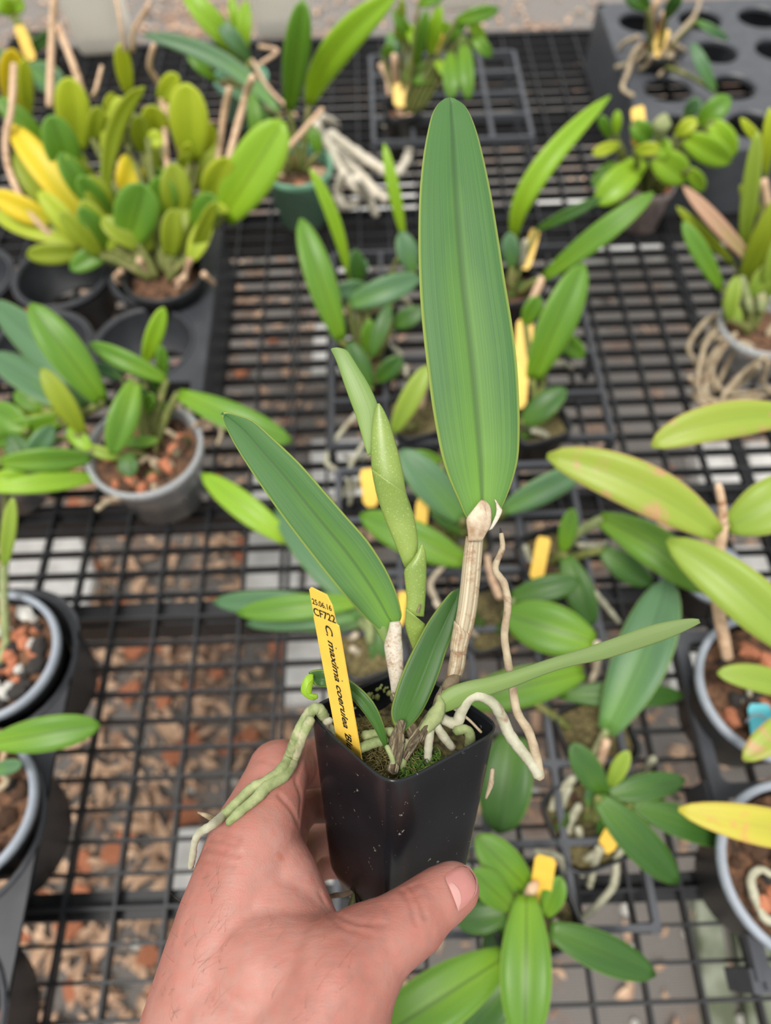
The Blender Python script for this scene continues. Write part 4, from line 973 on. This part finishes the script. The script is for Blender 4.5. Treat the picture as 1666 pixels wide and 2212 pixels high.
# thumbnail, laid onto the thumb
cut = [(961, 1889), (964, 1902), (973, 1924), (984, 1952), (990, 1969)]
free = [(985, 1873), (1010, 1871), (1030, 1897), (1029, 1928), (1012, 1952)]
def crv(pts, u):
    c_ = catmull([Vector((x, y, 0)) for x, y in pts], 40); return c_[int(round(u * 40))]
def nail_patch(u0, u1, lift0, name, mat, parent, b0=0.0, b1=1.0, cres=False):
    vs, fs = [], []; na, nb = 8, 12
    for a in range(na + 1):
        for b in range(nb + 1):
            bb = b0 + (b1 - b0) * b / nb; p0, p1 = crv(cut, bb), crv(free, bb); q = p0.lerp(p1, u0 + (u1 - u0) * a / na * (math.sin(math.pi * min(.98, max(.02, b / nb))) ** .6 if cres else 1))
            e = min(b, nb - b) / (nb / 2)
            z = on_hand(q.x, q.y, lift0 * (.15 + .85 * min(1, e * 3)) , .262); vs.append(z)
    for a in range(na):
        for b in range(nb):
            k = a * (nb + 1) + b; fs.append((k, k + nb + 1, k + nb + 2, k + 1))
    m_ = len(vs); vs += [v_ + ray(990, 1920).normalized() * .0012 for v_ in vs]
    fs += [tuple(m_ + i for i in reversed(f_)) for f_ in fs]
    return link(name, mesh_of(name, vs, fs), mat, parent)
nail = nail_patch(0, 1, .0006, 'thumbnail', M_NAIL, hand)
nail_patch(.02, .30, .0009, 'lunula', M_LUN, nail, .30, .97, True)
nail_patch(.955, 1.01, .0009, 'nail_tip', M_LUN, nail)
# fine hairs on the back of the hand and the wrist
hp = []; rnd = random.Random(5)
for k in range(80):
    x, y = (rnd.uniform(330, 480), rnd.uniform(1880, 2210)) if k % 2 else (rnd.uniform(300, 760), rnd.uniform(1980, 2210))
    q, n_ = hit(x, y)
    if q is None: continue
    dr = (R3 @ Vector((rnd.uniform(-.3, 1), rnd.uniform(.1, .9), 0))).normalized(); L_ = rnd.uniform(.004, .010)
    hp.append(tube_data([q, q + (dr * .5 + n_ * .28) * L_, q + (dr + n_ * .25) * L_ + Vector((0, 0, -.001))], [.00004, .00002], 3, 4, 0, False)[:2])
v, f = join(hp); link('arm_hair', mesh_of('arm_hair', v, f), M_HAIR, hand, kind='stuff')

# ------------------------------------------------------------------ the held orchid
import numpy as np
FIT = (0.00667228, -0.08120584, -1.22624252, -0.04919214, -0.11804335, 0.03703392, 0.08450085)
ax = Vector(FIT[2:5]); FR = Matrix.Rotation(ax.length, 3, ax.normalized()); AX = R3 @ FR
PC = CM @ Vector((FIT[0], FIT[1], -.285)); SIDE = FIT[5] / math.sqrt(2) * 1.085; PH = .088
held = thing('potted_orchid', 'held orchid with one tall broad upright leaf in a square black pot', 'orchid', PC)
def loc(x, y, z): return PC + AX @ Vector((x, y, z))
prof = [(0, -PH), (SIDE * .66, -PH), (SIDE * .78, -PH + .010), (SIDE * .80, -PH + .014), (SIDE * .995, -.002), (SIDE, -.001), (SIDE * 1.0, 0), (SIDE * .975, 0), (SIDE * .965, -.002), (SIDE * .945, -.013), (SIDE * .925, -.0135), (SIDE * .78, -PH + .012), (0, -PH + .012)]
v, f = revolve(prof, PC, 160, 7.0, math.radians(45), AX)
pme = mesh_of('pot', v, f); pot = link('pot', pme, M_POT, held)
bvh_p = BVHTree.FromPolygons([v_.co for v_ in pme.vertices], [p_.vertices[:] for p_ in pme.polygons])
# medium and moss inside
def patch(name, mat, fn, n1, n2, amp, seed, parent=held, **kw):
    rn = random.Random(seed); vs, fs = [], []
    for i in range(n1 + 1):
        for k in range(n2): vs.append(fn(i / n1, k / n2) + AX @ Vector((0, 0, rn.uniform(-amp, amp))))
    for i in range(n1):
        for k in range(n2): fs.append((i * n2 + k, (i + 1) * n2 + k, (i + 1) * n2 + (k + 1) % n2, i * n2 + (k + 1) % n2))
    return link(name, mesh_of(name, vs, fs), mat, parent, **kw)
def medf(u, a):
    an = a * 6.2832; c_, s_ = math.cos(an), math.sin(an); k = (abs(c_) ** 8 + abs(s_) ** 8) ** (-1 / 8) * SIDE * .93 * u
    x, y = c_ * k, s_ * k; r_ = math.sqrt(.5)
    return loc((x - y) * r_, (x + y) * r_, -.015 + .005 * (1 - u))
patch('growing_medium', M_SOIL, medf, 16, 72, .0010, 3)
def fibre(n, region, mat, name, r0, L, seed):
    rn = random.Random(seed); acc = []
    for k in range(n):
        x, y = rn.uniform(*region[0]), rn.uniform(*region[1])
        if abs(x) + abs(y) > .029: continue
        p = loc(x, y, -.0125 + rn.uniform(0, .003)); pts = [p]
        for i in range(3): pts.append(pts[-1] + AX @ Vector((rn.uniform(-1, 1), rn.uniform(-1, 1), rn.uniform(-.3, .75))) * L)
        acc.append(tube_data(pts, [r0, r0 * .5], 4, 6, 0, True)[:2])
    v, f = join(acc); link(name, mesh_of(name, v, f), mat, held, kind='stuff')
fibre(420, ((-.020, .010), (-.024, .012)), plain('moss_fibre', (150, 138, 84), .9, .4, 300, 0, col2=(92, 86, 46)), 'sphagnum_fibre', .00022, .0026, 1)
fibre(520, ((.002, .016), (-.024, -.006)), M_MOSS, 'green_moss', .00035, .0017, 2)
# moss flecks on the inner back wall
rnd = random.Random(9); fl = []
for k in range(26):
    x = rnd.uniform(-.020, .002); s_ = rnd.uniform(.0006, .0016)
    q = bvh_p.ray_cast(loc(x, 0, rnd.uniform(-.010, -.003)), AX @ Vector((-.35, 1, 0)))[0]
    if q is None: continue
    b_ = bmesh.new(); bmesh.ops.create_icosphere(b_, subdivisions=1, radius=s_, matrix=Matrix.Translation(q)); fl.append(([v_.co.copy() for v_ in b_.verts], [tuple(w.index for w in f_.verts) for f_ in b_.faces])); b_.free()
if fl:
    v, f = join(fl); link('moss_flecks', mesh_of('moss_flecks', v, f), plain('moss_pale', (150, 160, 96), .9, .3, 300), pot, kind='stuff')

def rowleaf(name, rows, mat, thick=.0016, fold=.07, cols=16, dens=3, bulge=.05, label=None, back=1):
    """rows of (Lx, Ly, Rx, Ry, depth[, mid fraction]); smoothed along the leaf"""
    Ls = catmull([D(r[0], r[1], r[4]) for r in rows], (len(rows) - 1) * dens)
    Rs = catmull([D(r[2], r[3], r[4]) for r in rows], (len(rows) - 1) * dens)
    fr = interp([r[5] if len(r) > 5 else .5 for r in rows], (len(rows) - 1) * dens)
    out = []
    for L_, R_, m_ in zip(Ls, Rs, fr):
        w = (R_ - L_).length; M_ = L_.lerp(R_, m_); M_ = M_ + (M_ - CL).normalized() * (fold * w * back); out.append((L_, M_, R_))
    v, f, u = blade(out, thick, cols, bulge)
    o = link(name, mesh_of(name, v, f, u), LM[mat] if isinstance(mat, str) else mat, held)
    if label: o['label'] = label
    return o
def T8(pts, ox, oy, s): return [(ox + a / s, oy + b / s) for a, b in pts]
big = [(1030, 1142, 1052, 1142, .2865), (1007, 1117, 1072, 1117, .2865), (991, 1081, 1091, 1081, .286), (971, 1036, 1108, 1036, .2855), (956, 991, 1119, 991, .285), (946, 946, 1122, 946, .285), (934, 878, 1122, 878, .2845), (922, 787, 1117, 787, .284), (912, 697, 1106, 697, .284), (906, 607, 1091, 607, .284), (904, 516, 1077, 516, .285), (906, 426, 1062, 426, .286), (913, 349, 1046, 349, .288), (923, 290, 1031, 290, .290), (933, 250, 1016, 250, .291), (946, 227, 1001, 227, .292), (958, 216, 985, 216, .292), (968, 213, 976, 213, .292)]
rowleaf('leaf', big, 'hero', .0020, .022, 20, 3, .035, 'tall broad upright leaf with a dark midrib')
def pxrows(rows, ox, oy, s, d0, d1, mf=.5):
    n = len(rows); return [(ox + a / s, oy + b / s, ox + c_ / s, oy + e / s, d0 + (d1 - d0) * i / (n - 1), mf) for i, (a, b, c_, e) in enumerate(rows)]
left = [(1120, 2015, 1150, 2005), (1085, 1985, 1215, 1905), (1020, 1930, 1212, 1840), (930, 1840, 1180, 1720), (830, 1730, 1110, 1570), (700, 1570, 1000, 1400), (560, 1390, 860, 1240), (440, 1230, 720, 1080), (320, 1060, 560, 900), (215, 900, 380, 730), (130, 760, 260, 625), (78, 650, 150, 585), (62, 605, 95, 572), (60, 590, 70, 574)]
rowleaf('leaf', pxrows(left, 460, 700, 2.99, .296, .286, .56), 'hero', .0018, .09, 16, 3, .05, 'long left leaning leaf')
front = [(715, 985, 760, 1006), (682, 950, 790, 982), (670, 880, 845, 922), (690, 790, 890, 850), (725, 680, 940, 740), (780, 550, 985, 620), (840, 430, 1022, 500), (900, 320, 1060, 400), (985, 200, 1085, 290), (1050, 122, 1104, 190), (1080, 104, 1104, 120), (1094, 99, 1100, 103)]
rowleaf('leaf', pxrows(front, 620, 1240, 2.975, .278, .2985, .58), 'hero2', .0018, .13, 16, 3, .06, 'small front leaf folded along its midrib')
right = [(940, 1521, 953, 1541, .281), (946, 1506, 985, 1530, .281), (968, 1486, 1012, 1518, .281), (1008, 1472, 1055, 1502, .281), (1062, 1461, 1110, 1483, .282), (1130, 1442, 1180, 1455, .283), (1200, 1419, 1240, 1437, .284), (1262, 1400, 1300, 1425, .285), (1330, 1377, 1352, 1410, .286), (1398, 1353, 1410, 1391, .287), (1450, 1341, 1455, 1374, .287), (1488, 1336, 1490, 1357, .287), (1508, 1337, 1512, 1345, .287)]
rowleaf('leaf', right, 'under', .0016, -.12, 12, 3, .04, 'long right leaf showing its pale underside')
curl = [(832, 1622, 841, 1618, .276), (808, 1573, 829, 1566, .274), (778, 1530, 806, 1516, .273), (745, 1497, 768, 1478, .275), (716, 1486, 734, 1460, .279), (694, 1484, 700, 1447, .281), (682, 1480, 680, 1448, .280), (676, 1472, 668, 1452, .279)]
rowleaf('leaf', curl, 'hero2', .0016, .14, 10, 3, .05, 'small curled leaf at the left of the pot')
tipc = [(676, 1456, 674, 1476, .2785), (664, 1458, 672, 1492, .2775), (654, 1474, 672, 1500, .277), (651, 1493, 678, 1504, .277), (662, 1506, 686, 1500, .277), (676, 1511, 687, 1506, .2775)]
rowleaf('leaf_tip', tipc, 'bright', .0014, -.15, 8, 3, .05, 'bright curled leaf end')

def rowtube(name, rows, mat, flat=.7, sides=20, dens=3, parent=held, label=None, cap=True):
    """rounded body from rows of (Lx, Ly, Rx, Ry, depth)"""
    Ls = catmull([D(r[0], r[1], r[4]) for r in rows], (len(rows) - 1) * dens)
    Rs = catmull([D(r[2], r[3], r[4]) for r in rows], (len(rows) - 1) * dens)
    vs, fs, uv = [], [], []
    n = len(Ls)
    for i, (a, b) in enumerate(zip(Ls, Rs)):
        c_ = (a + b) / 2; h = (b - a) / 2; t = (Ls[min(i + 1, n - 1)] + Rs[min(i + 1, n - 1)] - Ls[max(i - 1, 0)] - Rs[max(i - 1, 0)]).normalized()
        vw = (c_ - CL).normalized() * h.length * flat
        for k in range(sides):
            an = 6.2832 * k / sides; vs.append(c_ + h * math.cos(an) + vw * math.sin(an)); uv.append((k / sides, i * .03))
    for i in range(n - 1):
        for k in range(sides):
            q = (k + 1) % sides; fs.append((i * sides + k, (i + 1) * sides + k, (i + 1) * sides + q, i * sides + q))
    if cap: fs.append(tuple(range(sides))); fs.append(tuple(range((n - 1) * sides, n * sides))[::-1])
    o = link(name, mesh_of(name, vs, fs, uv), mat, parent)
    if label: o['label'] = label
    return o
# new shoot: four sheaths telescoped into each other
s0 = [(1000, 850, 1040, 830), (985, 800, 1050, 780), (925, 600, 1080, 600), (888, 500, 1058, 500), (845, 380, 1002, 380), (812, 280, 940, 280), (786, 215, 900, 215), (768, 180, 868, 172), (762, 166, 832, 156), (768, 156, 800, 150)]
rowtube('shoot_leaf', pxrows(s0, 460, 700, 2.99, .2905, .2875), leafmat('shoot_leaf', (112, 142, 72), (122, 150, 74), (106, 116, 64), .42, .12, rib=.1, vein=.1), .22, label='new folded leaf at the top of the shoot')
s1 = [(1225, 1540, 1305, 1500), (1200, 1450, 1322, 1420), (1150, 1340, 1308, 1320), (1100, 1225, 1288, 1200), (1056, 1090, 1250, 1090), (1032, 980, 1236, 1000), (1020, 860, 1212, 880), (1022, 740, 1182, 770), (1030, 640, 1150, 660), (1042, 580, 1122, 590), (1056, 535, 1096, 540), (1064, 512, 1076, 512)]
rowtube('sheath', pxrows(s1, 460, 700, 2.99, .2925, .2865), M_SHOOT, .5)
s1b = [(1238, 1572, 1308, 1545), (1176, 1420, 1326, 1410), (1112, 1262, 1300, 1240), (1062, 1120, 1276, 1180), (1038, 1010, 1262, 1135), (1024, 932, 1252, 1096)]
rowtube('sheath', pxrows(s1b, 460, 700, 2.99, .2915, .2862), M_SHOOT, .52)
s2 = [(1248, 1880, 1364, 1890), (1250, 1760, 1374, 1760), (1240, 1660, 1380, 1640), (1238, 1585, 1380, 1540), (1290, 1520, 1376, 1480), (1328, 1460, 1366, 1445), (1348, 1425, 1356, 1422)]
rowtube('sheath', pxrows(s2, 460, 700, 2.99, .292, .2875), M_SHOOT, .5)
s3 = [(1298, 2120, 1330, 2110), (1268, 2040, 1345, 2040), (1243, 1960, 1366, 1990), (1243, 1890, 1370, 1950), (1246, 1832, 1370, 1938)]
rowtube('sheath', pxrows(s3, 460, 700, 2.99, .296, .2912), M_SHOOT, .52)
tube('blemish', [D(902, 1322, .2868), D(908, 1306, .2868)], [.0006, .0004], M_HUSK, held, 6, 4)
# dry cane under the tall leaf, its papery joints
cane = [(1007, 1158, 1045, 1158, .288), (1001, 1200, 1042, 1200, .288), (995, 1260, 1037, 1262, .2885), (989, 1310, 1031, 1314, .289), (982, 1352, 1022, 1360, .2895), (976, 1392, 1010, 1400, .290), (968, 1440, 1004, 1444, .2915), (962, 1470, 990, 1476, .293), (956, 1490, 978, 1496, .295)]
rowtube('cane', cane, M_CANE, .8, label='dry ribbed cane under the tall leaf')
rowtube('cane_sheath', [(972, 1405, 1007, 1416, .2895), (974, 1385, 1010, 1396, .289), (978, 1362, 1016, 1372, .2885), (981, 1340, 1006, 1366, .288)], M_CANE, .86)
rowtube('cane_sheath', [(940, 1515, 968, 1522, .289), (950, 1490, 986, 1500, .289), (962, 1466, 992, 1476, .2895), (978, 1456, 996, 1460, .2905)], M_HUSK, .8)
rowleaf('bract', [(1012, 1168, 1042, 1168, .2835), (1011, 1150, 1052, 1150, .283), (1008, 1122, 1060, 1135, .2828), (1020, 1104, 1062, 1110, .283), (1034, 1086, 1058, 1092, .2832), (1040, 1080, 1048, 1082, .2834)], M_BRACT, .0005, -.22, 12, 3, .02, 'papery torn bract at the base of the tall leaf')
rowleaf('bract', [(1056, 1146, 1064, 1142, .2836), (1066, 1124, 1076, 1124, .2836), (1072, 1108, 1085, 1104, .2838), (1072, 1092, 1080, 1094, .284), (1068, 1078, 1071, 1080, .2842)], M_SHEATH, .0005, -.1, 6, 3, .02)
rowtube('pseudobulb', [(846, 1502, 864, 1498, .291), (842, 1470, 872, 1460, .290), (833, 1420, 871, 1404, .2915), (830, 1392, 868, 1378, .2925), (838, 1364, 868, 1354, .293), (842, 1344, 864, 1341, .2935)], M_SHEATH, .7, label='short cane in a white papery sheath')
rowtube('leaf_base', [(838, 1404, 852, 1400, .2955), (822, 1378, 846, 1372, .2955), (808, 1352, 838, 1352, .2955), (806, 1342, 824, 1340, .2958)], LM['under'], .5)
# woody rhizome in the middle of the pot
tube('rhizome', [D(848, 1668, .268), D(858, 1620, .272), D(862, 1585, .274), D(868, 1560, .277)], [.0020, .0025, .0022, .0016], M_STREAK, held, 10, 16, .14, 2)
tube('rhizome', [D(872, 1640, .272), D(893, 1602, .276), D(922, 1572, .279), D(944, 1540, .281), D(962, 1505, .287), D(970, 1480, .291)], [.0018, .0024, .003, .0032, .0026, .002], M_STREAK, held, 10, 24, .10, 3)
tube('rhizome', [D(912, 1584, .277), D(934, 1556, .2775), D(950, 1526, .2785), D(948, 1500, .281)], [.0022, .0032, .0024, .0006], M_STEMG, held, 10, 14, .12, 4)
tube('rhizome', [D(852, 1500, .291), D(872, 1540, .286), D(896, 1590, .280)], [.0022, .0026, .003], M_STREAK, held, 8, 12, .12, 8)
# ragged husk slivers round the rhizome
for k, (x0_, y0_, x1_, y1_, d0_, w_) in enumerate(((846, 1612, 854, 1568, .2725, 7), (868, 1600, 862, 1556, .2735, 8), (858, 1650, 870, 1604, .2685, 6), (905, 1600, 930, 1552, .2755, 8), (940, 1530, 952, 1482, .281, 7), (922, 1580, 946, 1546, .276, 6), (880, 1622, 904, 1588, .2725, 6))):
    rowleaf('husk', [(x0_ - w_, y0_, x0_ + w_, y0_ + 4, d0_), ((x0_ + x1_) / 2 - w_ * .9, (y0_ + y1_) / 2, (x0_ + x1_) / 2 + w_ * .9, (y0_ + y1_) / 2 + 3, d0_ - .0004), (x1_ - w_ * .3, y1_ + 5, x1_ + w_ * .4, y1_ + 5, d0_ + .0004), (x1_ - 1, y1_, x1_ + 1, y1_, d0_ + .001)], M_STREAK, .0004, -.2, 6, 3, .02)
# roots
def hroot(pts, rpx, mat, seed=0, sides=10, wob=.06):
    q = [D(*p) for p in pts]; r = rpx if isinstance(rpx, list) else [rpx, rpx]
    return tube('root', q, [x * .28 / FPX for x in r], mat, held, sides, (len(pts) - 1) * 6, wob, seed)
hroot([(1083, 1152, .293), (1085, 1185, .293), (1070, 1228, .292), (1090, 1262, .292), (1097, 1310, .292), (1090, 1370, .292), (1096, 1420, .292), (1108, 1490, .292), (1118, 1540, .291), (1142, 1580, .290), (1156, 1625, .288), (1164, 1668, .287), (1166, 1680, .287)], [5, 7, 8, 9, 9, 9, 10, 10, 11, 12, 12], M_ROOTB, 1)
tube('root_tip', [D(1081, 1140, .293), D(1083, 1154, .293)], [.0002, .0008], M_INK, held, 6, 4)
hroot([(952, 1552, .284), (985, 1562, .283), (998, 1535, .282), (1014, 1508, .281), (1038, 1502, .281), (1066, 1520, .283), (1084, 1548, .287), (1100, 1585, .288), (1126, 1620, .288), (1148, 1648, .287), (1164, 1676, .286)], [12, 13, 12, 13, 12, 13, 13, 12, 12], M_ROOT, 2)
hroot([(930, 1572, .278), (926, 1610, .276), (924, 1645, .276)], [10, 10, 8], M_ROOT, 3)
hroot([(938, 1560, .279), (956, 1588, .279), (978, 1616, .281)], [10, 10, 9], M_ROOT, 4)
hroot([(984, 1578, .281), (1008, 1576, .281), (1016, 1592, .283), (1014, 1612, .286)], [11, 10, 12, 12], M_ROOTG, 5)
hroot([(968, 1522, .286), (1010, 1552, .284), (1040, 1582, .283)], [3, 3], M_ROOTB, 6)
hroot([(715, 1556, .282), (704, 1562, .283), (706, 1580, .283)], [8, 9, 8], M_ROOT, 7)
hroot([(785, 1590, .280), (820, 1584, .280), (850, 1580, .280)], [11, 10], M_ROOTG, 8)
hroot([(775, 1618, .274), (810, 1604, .276), (835, 1600, .277)], [11, 11], M_ROOTG, 9)
hroot([(836, 1612, .272), (848, 1640, .269), (852, 1668, .268)], [6, 6], M_ROOTG, 10)
hroot([(878, 1600, .276), (872, 1640, .272), (868, 1660, .272)], [8, 8], M_ROOTG, 11)
def aer(pts, rpx, mat, seed, parent=held):
    """a root that lies over the back of the hand where the hand is behind it"""
    q = []
    for i, (x, y, d) in enumerate(pts):
        a = D(x, y, d); h_, n_ = hit(x, y)
        rr = (rpx[min(len(rpx) - 1, int(i / max(1, len(pts) - 1) * (len(rpx) - 1) + .5))]) * .27 / FPX
        if h_ is not None and (h_ - CL).length < (a - CL).length + .03:
            b2 = h_ - ray(x, y).normalized() * rr * .85
            if y > 1610: a = b2
        q.append(a)
    return tube('root', q, [x * .268 / FPX for x in rpx], mat, held, 10, (len(pts) - 1) * 6, .09, seed)
aer([(738, 1612, .286), (724, 1594, .287), (704, 1568, .288), (697, 1544, .286), (684, 1530, .284), (664, 1546, .282), (642, 1588, .279), (626, 1632, .2765), (608, 1664, .270), (572, 1690, .266), (545, 1702, .264), (512, 1734, .260), (482, 1762, .258), (462, 1782, .257)], [14, 15, 14, 13, 13, 13, 12, 11, 10], M_ROOTG, 12)
aer([(672, 1552, .279), (654, 1588, .278), (636, 1636, .275), (618, 1672, .268), (578, 1698, .265), (556, 1722, .262), (520, 1752, .258), (492, 1778, .258)], [11, 13, 13, 13, 13, 11, 8], M_ROOTG, 13)
aer([(510, 1738, .257), (482, 1762, .256), (455, 1784, .2565), (430, 1800, .259), (420, 1822, .262), (416, 1850, .265), (412, 1872, .268)], [9, 10, 9, 8, 8, 7], M_ROOT, 14)
aer([(466, 1772, .262), (446, 1762, .262), (428, 1755, .262)], [6, 5, 2], M_ROOTB, 15)
hroot([(1064, 1662, .288), (1060, 1694, .291), (1050, 1724, .294)], [5, 7, 3], M_ROOTB, 16)
hroot([(766, 1926, .299), (742, 1932, .300), (716, 1936, .302), (700, 1946, .304)], [6, 6, 5], M_ROOTB, 17)
hroot([(772, 1922, .2985), (764, 1942, .298), (758, 1962, .299), (766, 1988, .302)], [7, 7, 6], M_ROOTG, 18)
q_, n_ = hit(768, 1930, bvh_p)
if q_ is not None:
    tube('drain_hole_dark', [q_ + (R3 @ Vector((.003, -.010, 0))), q_ + (R3 @ Vector((-.0005, .006, 0)))], [.002, .0008], M_INK, pot, 8, 6)  # ink-black lump painting the shaded hollow of a drain hole; nothing is cut

# ------------------------------------------------------------------ the printed tag
A0 = D(759, 1640, .2785)
ey = (R3 @ Vector((-.123, .92, .40))).normalized()
ex = R3 @ Vector((1, -.29, .86)); ex = (ex - ey * ex.dot(ey)).normalized(); ez = ex.cross(ey)
TWD, TL = .0127, .0
def proj(p):
    c_ = CM.inverted() @ p; return (833 + FPX * c_.x / -c_.z, 1106 - FPX * c_.y / -c_.z)
# length such that the top reaches its place in the photograph
TL = .05
for _ in range(60):
    if proj(A0 + ey * TL)[1] > 1279: TL += .0005
tag = thing('plant_tag', 'printed yellow plant tag reading CF722 stuck in the held pot', 'plant tag', A0)
def tg(x, y, z=0): return A0 + ex * x + ey * y + ez * z
hw = TWD / 2
outl = [(-hw, -.02), (hw, -.02), (hw, TL - .0118), (hw - .0012, TL - .0112), (hw - .0016, TL - .0042), (hw - .0036, TL - .0004), (-hw + .0014, TL + .0004), (-hw + .0004, TL - .0006), (-hw + .0004, TL - .0112), (-hw, TL - .012)]
n_o = len(outl); vs_ = [tg(x, y, .0003) for x, y in outl] + [tg(x, y, -.0003) for x, y in outl]
fs_ = [tuple(range(n_o)), tuple(range(2 * n_o - 1, n_o - 1, -1))] + [(k, k + n_o, (k + 1) % n_o + n_o, (k + 1) % n_o) for k in range(n_o)]
link('blade', mesh_of('blade', vs_, fs_, smooth=False), M_YTAG, tag)
def lettering(name, body, size, x, y, rot, shear=0.0, bold=.0, width=None):
    cu = bpy.data.curves.new(name, 'FONT'); cu.body = body; cu.size = size; cu.shear = shear; cu.offset = bold; cu.extrude = 0; cu.align_x = 'LEFT'
    o = bpy.data.objects.new(name, cu); COL.objects.link(o)
    dg = bpy.context.evaluated_depsgraph_get(); me = bpy.data.meshes.new_from_object(o.evaluated_get(dg)); bpy.data.objects.remove(o)
    xs_ = [v_.co.x for v_ in me.vertices]; k = width / (max(xs_) - min(xs_)) if width else 1; m0 = min(xs_)
    c_, s_ = math.cos(rot), math.sin(rot)
    for v_ in me.vertices:
        a, b = (v_.co.x - m0) * k, v_.co.y
        v_.co = tg(x + a * c_ - b * s_, y + a * s_ + b * c_, .00038)
    return link(name, me, M_INK, tag)
lettering('date_lettering', '25.06.16', .0032, -hw + .0009, TL - .0062, 0, 0, .00006, .0100)
lettering('number_lettering', 'CF722', .0044, -hw + .0007, TL - .0108, 0, 0, .00009, .0112)
lettering('name_lettering', "C. maxima coerulea 'Blu", .0047, -.0006, TL - .0133, -math.pi / 2, .22, .00011, (TL - .0136) * .915)
for x, y in ((.0032, TL - .022), (.0034, TL - .036)):
    b_ = bmesh.new(); bmesh.ops.create_circle(b_, cap_ends=True, segments=10, radius=.00035); me = bpy.data.meshes.new('speck'); b_.to_mesh(me); b_.free()
    for v_ in me.vertices: v_.co = tg(x + v_.co.x, y + v_.co.y, .00036)
    link('speck', me, M_HUSK, tag)
